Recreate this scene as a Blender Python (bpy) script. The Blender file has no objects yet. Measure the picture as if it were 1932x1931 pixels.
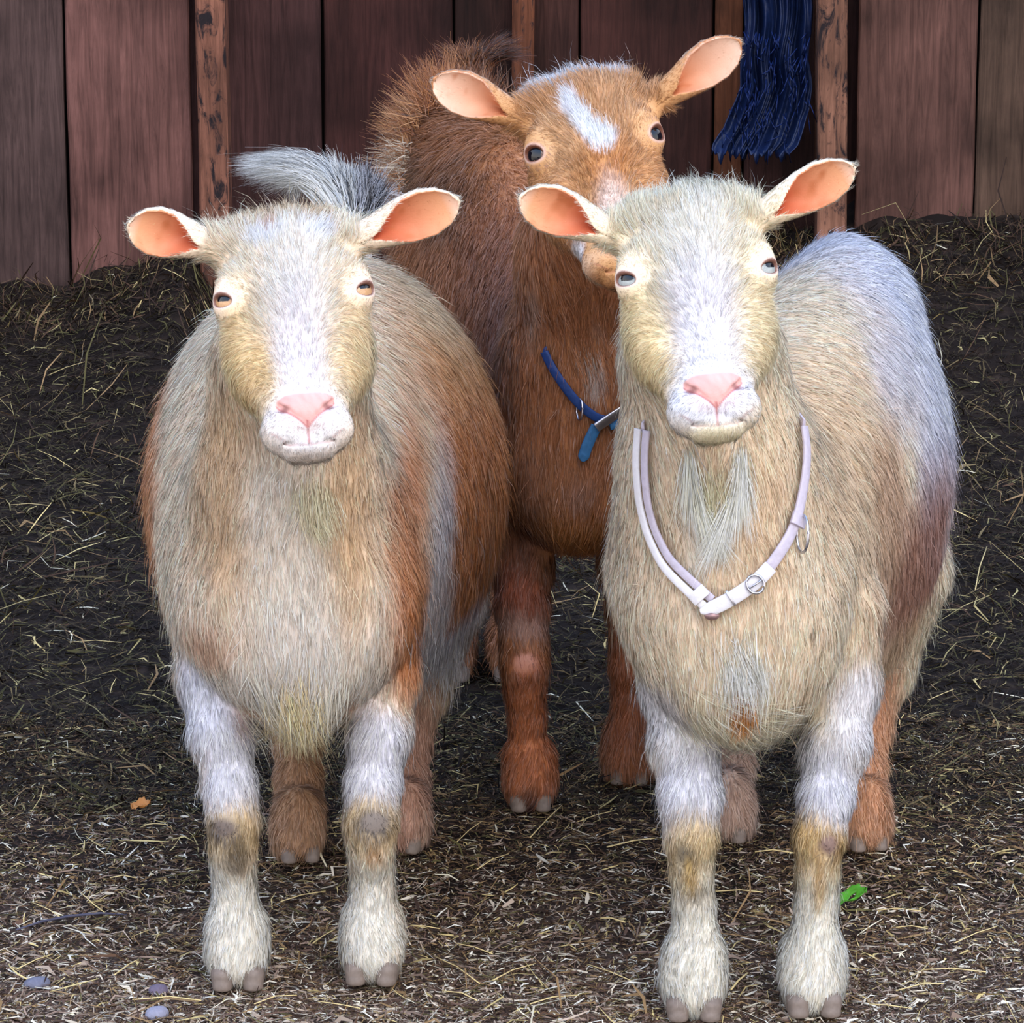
import bpy, math, random
import numpy as np
from mathutils import Vector, Matrix
from mathutils.bvhtree import BVHTree
rng = np.random.default_rng(7)
random.seed(7)
C = bpy.context.scene.collection
SC = bpy.context.scene
QUAL = 1.0          # hair density

# ------------------------------------------------------------------ camera
CAMZ, PITCH, F = 1.55, math.radians(14.3), 7500.0
cd = bpy.data.cameras.new('camera'); cam = bpy.data.objects.new('camera', cd); C.objects.link(cam)
cam.location = (0, 0, CAMZ); cam.rotation_euler = (math.pi/2 - PITCH, 0, 0)
cd.sensor_width = 36; cd.lens = F/1932*36; cd.clip_end = 100
SC.camera = cam
# ------------------------------------------------------------------ world and light
w = bpy.data.worlds.new('sky'); SC.world = w; w.use_nodes = True
nt = w.node_tree; nt.nodes.clear()
tc = nt.nodes.new('ShaderNodeTexCoord'); sx = nt.nodes.new('ShaderNodeSeparateXYZ'); cr = nt.nodes.new('ShaderNodeValToRGB')
mr = nt.nodes.new('ShaderNodeMapRange'); mr.inputs['From Min'].default_value = -1; mr.inputs['From Max'].default_value = 1
bg = nt.nodes.new('ShaderNodeBackground'); wo = nt.nodes.new('ShaderNodeOutputWorld')
nt.links.new(tc.outputs['Generated'], sx.inputs[0]); nt.links.new(sx.outputs['Z'], mr.inputs['Value'])
nt.links.new(mr.outputs[0], cr.inputs[0]); nt.links.new(cr.outputs[0], bg.inputs[0]); nt.links.new(bg.outputs[0], wo.inputs[0])
el = cr.color_ramp.elements
el[0].position = 0.0; el[0].color = (.44, .38, .31, 1)
el[1].position = 1.0; el[1].color = (.30, .48, .90, 1)
for p, c in ((.49, (.62, .55, .48, 1)), (.51, (1.0, .93, .86, 1)), (.66, (.82, .86, .95, 1)), (.82, (.44, .62, .95, 1))):
    e = el.new(p); e.color = c
bg.inputs[1].default_value = 1.75
def sun(name, az, elv, ang, col, s):
    d = bpy.data.lights.new(name, 'SUN'); d.energy = s; d.angle = math.radians(ang); d.color = col
    o = bpy.data.objects.new(name, d); C.objects.link(o)
    a, e = math.radians(az), math.radians(elv)
    o.rotation_euler = Vector((-math.sin(a)*math.cos(e), math.cos(a)*math.cos(e), -math.sin(e))).to_track_quat('-Z', 'Y').to_euler()
    return o
sun('hazy_sun', 20, 42, 40, (1.0, .92, .80), 1.35)      # from behind the camera, a little to the right, through haze
SC.view_settings.view_transform = 'Standard'; SC.view_settings.look = 'None'
SC.view_settings.exposure = 0.45; SC.view_settings.gamma = 1; SC.view_settings.use_curve_mapping = False
SC.cycles.use_denoising = True
SC.cycles.max_bounces = 5; SC.cycles.diffuse_bounces = 3; SC.cycles.glossy_bounces = 2
SC.cycles.transmission_bounces = 3; SC.cycles.transparent_max_bounces = 4
SC.cycles.use_adaptive_sampling = False
SC.cycles.sample_clamp_indirect = 4

# ------------------------------------------------------------------ helpers
FW = np.array([0, math.cos(PITCH), -math.sin(PITCH)]); UP = np.array([0, math.sin(PITCH), math.cos(PITCH)]); RT = np.array([1., 0, 0])
def ray(px, py): return FW + (px-966)/F*RT - (py-965.5)/F*UP
def P(px, py, Y):                       # point at depth Y seen at a pixel of the photograph
    d = ray(px, py); return np.array([0, 0, CAMZ]) + d*(Y/d[1])
def G(px, py, z=0):                     # point of the ground
    d = ray(px, py); return np.array([0, 0, CAMZ]) + d*((z-CAMZ)/d[2])
def S(Y, py=965): return F*ray(966, py)[1]/Y      # pixels per metre
def hx(r, g, b):
    c = np.array([r, g, b])/255.; return np.where(c <= .04045, c/12.92, ((c+.055)/1.055)**2.4)
def norm(v): v = np.asarray(v, float); return v/np.linalg.norm(v)
def tag(o, label=None, cat=None, group=None, kind=None):
    for k, v in (('label', label), ('category', cat), ('group', group), ('kind', kind)):
        if v: o[k] = v
    return o
def sines(p, freq, seed, n=3):          # smooth vector noise
    r = np.random.default_rng(seed); out = np.zeros((len(p), n))
    for i in range(n):
        for k in range(5):
            d = norm(r.normal(size=3))*freq*(.6+.35*k); out[:, i] += np.sin(p@d + r.uniform(0, 6.28))/(1+.4*k)
    return out/2.2

def mesh_obj(name, V, faces, mat, parent=None, col=None, nrm=None, smooth=True, origin=None):
    """faces: list of arrays (n x k)"""
    V = np.asarray(V, np.float32)
    if origin is not None: V = V - np.asarray(origin, np.float32)
    me = bpy.data.meshes.new(name)
    faces = [np.asarray(f, np.int32) for f in faces if len(f)]
    me.vertices.add(len(V)); me.vertices.foreach_set('co', V.ravel())
    loops = np.concatenate([f.ravel() for f in faces]); tot = np.concatenate([np.full(len(f), f.shape[1], np.int32) for f in faces])
    me.loops.add(len(loops)); me.loops.foreach_set('vertex_index', loops)
    me.polygons.add(len(tot)); st = np.zeros(len(tot), np.int32); st[1:] = np.cumsum(tot)[:-1]
    me.polygons.foreach_set('loop_start', st)
    me.polygons.foreach_set('use_smooth', np.full(len(tot), smooth))
    if col is not None:
        a = me.color_attributes.new('Col', 'FLOAT_COLOR', 'POINT')
        a.data.foreach_set('color', np.concatenate([col, np.ones((len(V), 1))], 1).astype(np.float32).ravel())
    if nrm is not None:
        a = me.attributes.new('sn', 'FLOAT_VECTOR', 'POINT'); a.data.foreach_set('vector', nrm.astype(np.float32).ravel())
    me.update(calc_edges=True)
    o = bpy.data.objects.new(name, me); C.objects.link(o)
    if mat: me.materials.append(mat)
    if parent: o.parent = parent
    elif origin is not None: o.location = origin
    return o

# ------------------------------------------------------------------ materials
def newmat(name):
    m = bpy.data.materials.new(name); m.use_nodes = True; return m, m.node_tree.nodes, m.node_tree.links, m.node_tree.nodes['Principled BSDF']
def mat_plain(name, col, rough=.6, metal=0, bump=0, scale=60, var=.12, spec=.3):
    m, n, l, b = newmat(name)
    tc = n.new('ShaderNodeTexCoord'); no = n.new('ShaderNodeTexNoise'); no.inputs['Scale'].default_value = scale; no.inputs['Detail'].default_value = 5
    l.new(tc.outputs['Object'], no.inputs['Vector'])
    mx = n.new('ShaderNodeMix'); mx.data_type = 'RGBA'
    mx.inputs[6].default_value = (*[c*(1-var) for c in col], 1); mx.inputs[7].default_value = (*[min(1, c*(1+var)) for c in col], 1)
    l.new(no.outputs['Fac'], mx.inputs[0]); l.new(mx.outputs[2], b.inputs['Base Color'])
    b.inputs['Roughness'].default_value = rough; b.inputs['Metallic'].default_value = metal; b.inputs['Specular IOR Level'].default_value = spec
    if bump:
        bp = n.new('ShaderNodeBump'); bp.inputs['Strength'].default_value = bump; bp.inputs['Distance'].default_value = .002
        l.new(no.outputs['Fac'], bp.inputs['Height']); l.new(bp.outputs[0], b.inputs['Normal'])
    return m
def mat_attr(name, rough=.6, spec=.25, bump=0, scale=300, sss=0):
    m, n, l, b = newmat(name)
    a = n.new('ShaderNodeAttribute'); a.attribute_name = 'Col'
    l.new(a.outputs['Color'], b.inputs['Base Color'])
    b.inputs['Roughness'].default_value = rough; b.inputs['Specular IOR Level'].default_value = spec
    if bump:
        tc = n.new('ShaderNodeTexCoord'); no = n.new('ShaderNodeTexNoise'); no.inputs['Scale'].default_value = scale
        l.new(tc.outputs['Object'], no.inputs['Vector'])
        bp = n.new('ShaderNodeBump'); bp.inputs['Strength'].default_value = bump; bp.inputs['Distance'].default_value = .001
        l.new(no.outputs['Fac'], bp.inputs['Height']); l.new(bp.outputs[0], b.inputs['Normal'])
    return m
def mat_fur():
    m, n, l, b = newmat('fur')
    a = n.new('ShaderNodeAttribute'); a.attribute_name = 'Col'
    s = n.new('ShaderNodeAttribute'); s.attribute_name = 'sn'
    df = n.new('ShaderNodeBsdfDiffuse'); tr = n.new('ShaderNodeBsdfTranslucent'); gl = n.new('ShaderNodeBsdfGlossy')
    m1 = n.new('ShaderNodeMixShader'); m2 = n.new('ShaderNodeMixShader')
    for q in (df, tr): l.new(a.outputs['Color'], q.inputs['Color'])
    l.new(s.outputs['Vector'], df.inputs['Normal'])
    gl.inputs['Roughness'].default_value = .45; gl.inputs['Color'].default_value = (.9, .95, 1, 1)
    m1.inputs[0].default_value = .42; m2.inputs[0].default_value = .035
    l.new(df.outputs[0], m1.inputs[1]); l.new(tr.outputs[0], m1.inputs[2]); l.new(m1.outputs[0], m2.inputs[1]); l.new(gl.outputs[0], m2.inputs[2])
    l.new(m2.outputs[0], n['Material Output'].inputs[0]); n.remove(b)
    return m
M_fur = mat_fur()
M_skin = mat_attr('skin', .55, .3, .25, 500)
M_eye = mat_attr('eye', .06, .6)
M_hoof = mat_plain('hoof_horn', hx(125, 110, 100), .5, bump=.3, scale=150, var=.35)
M_litter = mat_attr('litter', .8, .15)
M_straw = mat_plain('straw', hx(226, 200, 140), .45, var=.25, scale=40)

# ------------------------------------------------------------------ signed distance shapes
def smin(a, b, k):
    h = np.clip(.5 + .5*(b-a)/k, 0, 1); return b + (a-b)*h - k*h*(1-h)
class RC:       # round cone
    def __init__(s, a, b, ra, rb, k=.02, sub=False):
        s.a, s.b, s.ra, s.rb, s.k, s.sub = np.asarray(a, float), np.asarray(b, float), ra, rb, k, sub
    def box(s):
        r = max(s.ra, s.rb); return np.minimum(s.a, s.b)-r, np.maximum(s.a, s.b)+r
    def d(s, X, Y, Z):
        ba = s.b-s.a; L2 = max(ba@ba, 1e-9)
        x, y, z = X-s.a[0], Y-s.a[1], Z-s.a[2]
        h = np.clip((x*ba[0]+y*ba[1]+z*ba[2])/L2, 0, 1)
        return np.sqrt((x-h*ba[0])**2+(y-h*ba[1])**2+(z-h*ba[2])**2) - (s.ra+(s.rb-s.ra)*h)
class EL:       # ellipsoid; axes: rows of unit vectors
    def __init__(s, c, r, ax=np.eye(3), k=.02, sub=False):
        s.c, s.r, s.ax, s.k, s.sub = np.asarray(c, float), np.asarray(r, float), np.asarray(ax), k, sub
    def box(s):
        e = np.sqrt(((s.ax*s.r[:, None])**2).sum(0)); return s.c-e, s.c+e
    def d(s, X, Y, Z):
        x, y, z = X-s.c[0], Y-s.c[1], Z-s.c[2]
        q = [(x*a[0]+y*a[1]+z*a[2])/r for a, r in zip(s.ax, s.r)]
        k0 = np.sqrt(q[0]**2+q[1]**2+q[2]**2)
        k1 = np.sqrt((q[0]/s.r[0])**2+(q[1]/s.r[1])**2+(q[2]/s.r[2])**2)
        return k0*(k0-1)/np.maximum(k1, 1e-6)
class LOFT:     # elliptical sections along an axis of a local frame; tab rows: t, c1, c2, r1, r2
    def __init__(s, o, ax, tab, n=2.3, k=.02):
        s.o, s.ax, s.tab, s.n, s.k, s.sub = np.asarray(o, float), np.asarray(ax), np.asarray(tab, float), n, k, False
        t = s.tab[:, 0]; tt = np.linspace(t[0], t[-1], 200)
        def sm(c):
            y = np.interp(tt, t, c); kk = np.ones(15)/15
            return np.convolve(np.pad(y, 7, mode='edge'), kk, 'valid')
        s.tt = tt; s.cols = [sm(s.tab[:, i]) for i in range(1, 5)]
    def box(s):
        pts = []
        for t, a, b, r1, r2 in s.tab:
            for i in (-1, 1):
                for j in (-1, 1): pts.append(s.o + s.ax[0]*t + s.ax[1]*(a+i*r1) + s.ax[2]*(b+j*r2))
        pts = np.array(pts); return pts.min(0), pts.max(0)
    def d(s, X, Y, Z):
        x, y, z = X-s.o[0], Y-s.o[1], Z-s.o[2]
        t, u, v = [(x*a[0]+y*a[1]+z*a[2]) for a in s.ax]
        tc = np.clip(t, s.tt[0], s.tt[-1])
        c1, c2, r1, r2 = [np.interp(tc, s.tt, c) for c in s.cols]
        rho = (np.abs((u-c1)/r1)**s.n + np.abs((v-c2)/r2)**s.n)**(1/s.n)
        d = (rho-1)*np.minimum(r1, r2); e = np.abs(t-tc)
        return np.where(e > 0, np.sqrt(np.maximum(d, 0)**2+e*e), d)
class EAR:      # a cupped ear: T tip, B base, O the way the cup opens
    def __init__(s, B, T, O, hw, k=.012):
        s.B = np.asarray(B, float); s.L = np.linalg.norm(T-B); s.t = (T-B)/s.L
        o = np.asarray(O, float); o = o - (o@s.t)*s.t; s.o = norm(o); s.s = np.cross(s.t, s.o); s.hw = hw; s.k = k; s.sub = False
    def box(s):
        T = s.B+s.t*s.L; return np.minimum(s.B, T)-s.hw*1.3, np.maximum(s.B, T)+s.hw*1.3
    def loc(s, X, Y, Z):
        x, y, z = X-s.B[0], Y-s.B[1], Z-s.B[2]
        return [(x*a[0]+y*a[1]+z*a[2]) for a in (s.t, s.s, s.o)]
    def d(s, X, Y, Z):
        t, a, n = s.loc(X, Y, Z); q = t/s.L
        pw = np.interp(q, [-.1, 0, .12, .3, .5, .7, .85, .95, 1.0, 1.05], [.62, .60, .58, .74, .94, 1, .82, .52, .22, .01])*s.hw
        pd = np.interp(q, [-.1, 0, .3, .55, .8, 1.0, 1.05], [.62, .62, .72, .6, .36, .12, .01])*s.hw
        outer = (np.sqrt((a/pw)**2+(n/pd)**2)-1)*np.minimum(pw, pd)
        e = np.maximum(np.maximum(q-1.02, -.1-q), 0)*s.L
        outer = np.where(e > 0, np.maximum(outer, e), outer)
        th = .0028
        iw = np.interp(q, [.18, .26, .40, .55, .72, .86, .96, 1.0], [.02, .10, .50, .84, .88, .70, .38, .01])*s.hw
        sh = pd*np.interp(q, [.1, .3, .5, 1], [.75, .7, .62, .5]) 
        idp = pd*1.0
        inner = (np.sqrt((a/iw)**2+((n-sh)/np.maximum(idp, 1e-4))**2)-1)*np.minimum(iw, idp)
        # the opening is cut right through the front
        front = np.where(n > sh, (np.abs(a)-iw), 9)
        inner = np.minimum(inner, front)
        return np.maximum(outer, -inner)

def field(prims, lo, hi, h):
    n = np.ceil((hi-lo)/h).astype(int)+1
    ax = [np.float32(lo[i]) + np.float32(h)*np.arange(n[i], dtype=np.float32) for i in range(3)]
    f = np.full(n, .08, np.float32)
    for p in prims:
        b0, b1 = p.box(); m = .03 + p.k
        i0 = np.clip(np.floor((b0-m-lo)/h).astype(int), 0, n); i1 = np.clip(np.ceil((b1+m-lo)/h).astype(int)+1, 0, n)
        if (i1 <= i0).any(): continue
        X, Y, Z = ax[0][i0[0]:i1[0], None, None], ax[1][None, i0[1]:i1[1], None], ax[2][None, None, i0[2]:i1[2]]
        d = p.d(X, Y, Z).astype(np.float32); sl = tuple(slice(a, b) for a, b in zip(i0, i1))
        if p.sub: f[sl] = -smin(-f[sl], d, p.k)
        else: f[sl] = smin(f[sl], d, p.k)
    return f, ax
def nets(f, ax):
    s = f < 0; n = np.array(f.shape)
    cs = np.zeros(n-1, np.uint8)
    for i in (0, 1):
        for j in (0, 1):
            for k in (0, 1): cs += s[i:n[0]-1+i, j:n[1]-1+j, k:n[2]-1+k]
    act = (cs > 0) & (cs < 8); idx = np.full(n-1, -1, np.int32); cells = np.argwhere(act); idx[act] = np.arange(len(cells))
    cor = np.array([[i, j, k] for i in (0, 1) for j in (0, 1) for k in (0, 1)])
    fv = np.stack([f[tuple((cells+c).T)] for c in cor], 1)
    acc = np.zeros((len(cells), 3)); cnt = np.zeros(len(cells))
    for a in range(8):
        for b in range(a+1, 8):
            if np.abs(cor[a]-cor[b]).sum() != 1: continue
            x = (fv[:, a] < 0) != (fv[:, b] < 0)
            t = fv[x, a]/(fv[x, a]-fv[x, b]); acc[x] += cor[a]+(cor[b]-cor[a])*t[:, None]; cnt[x] += 1
    V = cells + acc/cnt[:, None]; h = ax[0][1]-ax[0][0]
    V = V*h + np.array([ax[0][0], ax[1][0], ax[2][0]])
    Q = []
    for a in range(3):
        b, c = (a+1) % 3, (a+2) % 3
        sl0 = [slice(1, -1)]*3; sl1 = [slice(1, -1)]*3
        sl0[a] = slice(0, -1); sl1[a] = slice(1, None)
        s0, s1 = s[tuple(sl0)], s[tuple(sl1)]
        for flip in (False, True):
            e = np.argwhere((s0 & ~s1) if not flip else (~s0 & s1))
            off = np.array([1, 1, 1]); off[a] = 0; e = e+off
            db = np.zeros(3, int); db[b] = 1; dc = np.zeros(3, int); dc[c] = 1
            q = np.stack([idx[tuple((e-db-dc).T)], idx[tuple((e-dc).T)], idx[tuple(e.T)], idx[tuple((e-db).T)]], 1)
            Q.append(q[:, ::-1] if flip else q)
    return V, np.concatenate(Q)
def vnormals(V, Q):
    fn = np.cross(V[Q[:, 2]]-V[Q[:, 0]], V[Q[:, 3]]-V[Q[:, 1]]); N = np.zeros_like(V)
    for i in range(4):
        for j in range(3): N[:, j] += np.bincount(Q[:, i], fn[:, j], len(V))
    return N/np.maximum(np.linalg.norm(N, axis=1, keepdims=True), 1e-12)
def relax(V, Q, it=2, lam=.5):
    for _ in range(it):
        A = np.zeros_like(V); cnt = np.zeros(len(V))
        for i in range(4):
            for j in ((i+1) % 4, (i+3) % 4):
                for c in range(3): A[:, c] += np.bincount(Q[:, i], V[Q[:, j], c], len(V))
                cnt += np.bincount(Q[:, i], minlength=len(V))
        V = V + lam*(A/np.maximum(cnt, 1)[:, None]-V)
    return V

# ------------------------------------------------------------------ goat head
def head_frame(eye_px, eye_py, Y, yaw, tilt, roll, sc):
    a = math.radians(tilt)
    u = np.array([1., 0, 0]); v = np.array([0, -math.sin(a), -math.cos(a)]); ww = np.array([0, -math.cos(a), math.sin(a)])
    Rz = np.array(Matrix.Rotation(math.radians(yaw), 3, 'Z')); Ry = np.array(Matrix.Rotation(math.radians(-roll), 3, 'Y'))
    R = Ry@Rz; u, v, ww = R@u, R@v, R@ww
    mid = P(eye_px, eye_py, Y)          # between the eyes, at v=0, w=.02
    return dict(o=mid-ww*.02*sc, u=u, v=v, w=ww, s=sc)
VS = .885
def HL(h, u, v, w_):
    v = v*VS if v > 0 else v
    return h['o'] + h['s']*(u*h['u'] + v*h['v'] + w_*h['w'])
def to_head(h, p):
    q = (p-h['o'])/h['s']; v = q@h['v']; return np.stack([q@h['u'], np.where(v > 0, v/VS, v), q@h['w']], 1)
EYE_R = .0165
def eye_axes(h, sd):
    L = norm(.66*sd*h['u'] + .05*h['v'] + .75*h['w'])
    hz = norm(np.cross(L, h['v'])); hz = hz if hz@h['u']*sd > 0 else -hz      # outward
    hz = norm(hz - .28*h['v']); hz = norm(hz-(hz@L)*L); vt = np.cross(L, hz)
    return L, hz, vt if vt@h['v'] > 0 else -vt
def head_prims(h):
    s = h['s']; A = np.array([h['u'], h['v'], h['w']]); pr = []
    tab = [(-.084, 0, -.024, .056, .036), (-.074, 0, -.018, .066, .047), (-.055, 0, -.013, .0695, .054), (-.02, 0, -.015, .068, .060), (0, 0, -.018, .070, .062),
           (.03, 0, -.024, .068, .060), (.055, 0, -.026, .066, .056), (.08, 0, -.022, .060, .052), (.10, 0, -.016, .0525, .048), (.12, 0, -.008, .046, .043),
           (.14, 0, -.001, .0415, .039), (.158, 0, .001, .038, .035), (.172, 0, .001, .031, .028), (.183, 0, .000, .018, .017)]
    tab = [((t*VS if t > 0 else t)*s, a*s, b*s, c*s, d*s) for t, a, b, c, d in tab]
    pr.append(LOFT(h['o'], (h['v'], h['u'], h['w']), tab, 2.1, .03))
    pr.append(RC(HL(h, 0, -.05, .012), HL(h, 0, .02, .014), .036*s, .034*s, .03))       # forehead
    pr.append(RC(HL(h, 0, .02, .018), HL(h, 0, .125, .022), .030*s, .023*s, .018))      # bridge of the nose
    for sd in (-1, 1):
        pr.append(EL(HL(h, sd*.043, -.068, -.008), np.array([.027, .020, .034])*s, A, .02))     # poll, before the ear
        pr.append(EL(HL(h, sd*.050, -.019, .017), np.array([.024, .015, .022])*s, A, .014))     # brow
        pr.append(EL(HL(h, sd*.048, .055, -.016), np.array([.022, .042, .034])*s, A, .02))      # cheek
        pr.append(EL(HL(h, sd*.021, .158, .012), np.array([.0245, .0215, .026])*s, A, .010))     # upper lip
        L, hz, vt = eye_axes(h, sd); c = HL(h, sd*.0605, -.0015, .0105)
        pr.append(EL(c, np.full(3, EYE_R+.0032)*s, A, .014))
    pr.append(EL(HL(h, 0, .140, .029), np.array([.024, .017, .0145])*s, A, .010))        # nose
    pr.append(EL(HL(h, 0, .179, .008), np.array([.024, .0105, .021])*s, A, .008))        # chin
    for sd in (-1, 1):
        L, hz, vt = eye_axes(h, sd); c = HL(h, sd*.0605, -.0015, .0105)
        pr.append(EL(c+L*(EYE_R+.003)*s+vt*.0012*s, np.array([.0132, .0058*h.get('open', 1), .010])*s, np.array([hz, vt, L]), .0012, True))
        pr.append(RC(HL(h, sd*.0275, .1365, .031), HL(h, sd*.0185, .1465, .041), .0042*s, .0030*s, .003, True))
        pr.append(RC(HL(h, sd*.0185, .1465, .041), HL(h, sd*.003, .1615, .0415), .0026*s, .0014*s, .003, True))
        pr.append(RC(HL(h, sd*.036, .166, .012), HL(h, sd*.020, .179, .027), .0016*s, .0018*s, .003, True))
        pr.append(RC(HL(h, sd*.020, .179, .027), HL(h, 0, .1825, .031), .0018*s, .0018*s, .003, True))
    pr.append(RC(HL(h, 0, .160, .0415), HL(h, 0, .180, .0335), .0014*s, .0014*s, .003, True))
    return pr

# ------------------------------------------------------------------ fur
def paint(p, base, blobs, seed, warp=.012):
    c = np.tile(base, (len(p), 1)).astype(float)
    q = p + sines(p, 45, seed)*warp + sines(p, 160, seed+1)*warp*.35
    for (ctr, rad, col, soft, st) in blobs:
        d = np.sqrt((((q-ctr)/rad)**2).sum(1)); t = np.clip((1+soft-d)/(2*soft), 0, 1); t = t*t*(3-2*t)*st
        c = c*(1-t[:, None]) + np.asarray(col)*t[:, None]
    return c
def strands(root, nrm, dirn, length, width, lift, col, seed, clump=.45, cell=.010, wave=.25, droop=.0, rollv=.9):
    """five-point tapering hairs, curved"""
    r = np.random.default_rng(seed); n = len(root)
    d = dirn + sines(root, 60, seed+3)*wave + sines(root, 230, seed+4)*wave*.6 + r.normal(size=(n, 3))*.13
    d -= (d*nrm).sum(1, keepdims=True)*nrm; d /= np.maximum(np.linalg.norm(d, axis=1, keepdims=True), 1e-6)
    L = (length*r.uniform(.65, 1.2, n))[:, None]; lf = (lift*r.uniform(.5, 1.5, n))[:, None]
    key = np.floor((root + sines(root, 90, seed+5)*cell)/cell); cc = (key+.5)*cell - root + r.normal(size=(n, 3))*cell*.15
    cc -= (cc*nrm).sum(1, keepdims=True)*nrm
    p0 = root - nrm*.0015
    p1 = root + d*L*.48 + nrm*lf*L*.5 + cc*clump*.35
    p2 = root + d*L*.98 + nrm*lf*L*.75 + cc*clump + np.array([0, 0, -1])*droop*L
    side = np.cross(d, nrm); side = side*np.cos(ph := r.normal(size=(n, 1))*rollv) + nrm*np.sin(ph)
    wd = (width*r.uniform(.7, 1.3, n))[:, None]
    V = np.stack([p0-side*wd, p0+side*wd, p1-side*wd*.8, p1+side*wd*.8, p2], 1).reshape(-1, 3)
    i = np.arange(n)[:, None]*5
    q = np.concatenate([i, i+1, i+3, i+2], 1); t = np.concatenate([i+2, i+3, i+4], 1)
    sn = nrm + .16*r.normal(size=(n, 3)); sn /= np.linalg.norm(sn, axis=1, keepdims=True)
    shade = r.normal(.97, .17, n).clip(.45, 1.4)[:, None]
    lt = (r.uniform(size=n) < .20)[:, None]; cl = np.clip(np.where(lt, col*shade*1.15+.09, col*shade), 0, .95)
    cols = np.repeat(cl, 5, 0); tip = np.tile([1., 1, 1.02, 1.02, 1.1], n)[:, None]
    return V, q, t, np.clip(cols*tip, 0, .93), np.repeat(sn, 5, 0)
def merge(parts):
    Vs, qs, ts, cs, ns = [], [], [], [], []; o = 0
    for V, q, t, c, nn in parts:
        Vs.append(V); qs.append(q+o); ts.append(t+o); cs.append(c); ns.append(nn); o += len(V)
    return np.concatenate(Vs), np.concatenate(qs), np.concatenate(ts), np.concatenate(cs), np.concatenate(ns)
def sample(V, Q, N, n, r, wt=None):
    T = np.concatenate([Q[:, [0, 1, 2]], Q[:, [0, 2, 3]]])
    a = np.linalg.norm(np.cross(V[T[:, 1]]-V[T[:, 0]], V[T[:, 2]]-V[T[:, 0]]), axis=1)
    if wt is not None: a = a*wt[T[:, 0]]
    i = np.searchsorted(np.cumsum(a)/a.sum(), r.uniform(size=n)).clip(0, len(T)-1)
    x, y = r.uniform(size=n), r.uniform(size=n); f = x+y > 1; x[f] = 1-x[f]; y[f] = 1-y[f]; z = 1-x-y
    mixf = lambda A: A[T[i, 0]]*x[:, None]+A[T[i, 1]]*y[:, None]+A[T[i, 2]]*z[:, None]
    nn = mixf(N); nn /= np.maximum(np.linalg.norm(nn, axis=1, keepdims=True), 1e-9)
    return mixf(V), nn
def flow(p, guides):
    """guides: rows pos, dir, len, lift -> inverse distance blend"""
    gp = np.array([g[0] for g in guides]); gd = np.array([g[1] for g in guides]); gl = np.array([[g[2], g[3]] for g in guides])
    D = np.zeros((len(p), 3)); A = np.zeros((len(p), 2)); W = np.zeros(len(p))
    for i in range(len(gp)):
        wt = 1/(((p-gp[i])**2).sum(1)+.0006)**1.6; D += wt[:, None]*gd[i]; A += wt[:, None]*gl[i]; W += wt
    return D/W[:, None], A/W[:, None]
def g2(px, py, Y, dx, dy, lpx, lift=.25):      # a fur guide: where it grows, which way it lies, how long it is
    d = norm(dx*RT - dy*UP); return (P(px, py, Y), d, lpx/S(Y, py), lift)

HEAD_GUIDES = [   # u, v, w, then direction du, dv, dw, length m, lift
    (0, .115, .045, 0, -1, 0, .006, .2), (0, .08, .05, 0, -1, 0, .009, .25), (0, .05, .05, 0, -1, .1, .014, .3), (0, .02, .05, 0, -1, .1, .018, .35),
    (.03, .03, .045, .55, -.8, 0, .017, .3), (-.03, .03, .045, -.55, -.8, 0, .017, .3), (.035, -.03, .04, .45, -.9, 0, .018, .3), (-.035, -.03, .04, -.45, -.9, 0, .018, .3),
    (0, -.04, .045, 0, -1, 0, .02, .35), (0, -.085, 0, 0, -1, .1, .024, .6), (.04, -.07, .02, .3, -.8, 0, .022, .5), (-.04, -.07, .02, -.3, -.8, 0, .022, .5),
    (.05, .07, .02, .7, .3, -.4, .012, .25), (-.05, .07, .02, -.7, .3, -.4, .012, .25), (.06, .06, -.02, .3, .8, -.4, .017, .3), (-.06, .06, -.02, -.3, .8, -.4, .017, .3),
    (.05, .11, -.01, .3, .8, -.3, .013, .3), (-.05, .11, -.01, -.3, .8, -.3, .013, .3), (.035, .15, .02, .6, .6, -.2, .007, .3), (-.035, .15, .02, -.6, .6, -.2, .007, .3),
    (0, .18, .015, 0, 1, -.2, .009, .35), (0, .16, -.03, 0, .7, -.7, .02, .4), (.07, -.005, 0, .7, -.3, -.7, .008, .2), (-.07, -.005, 0, -.7, -.3, -.7, .008, .2)]

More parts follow.
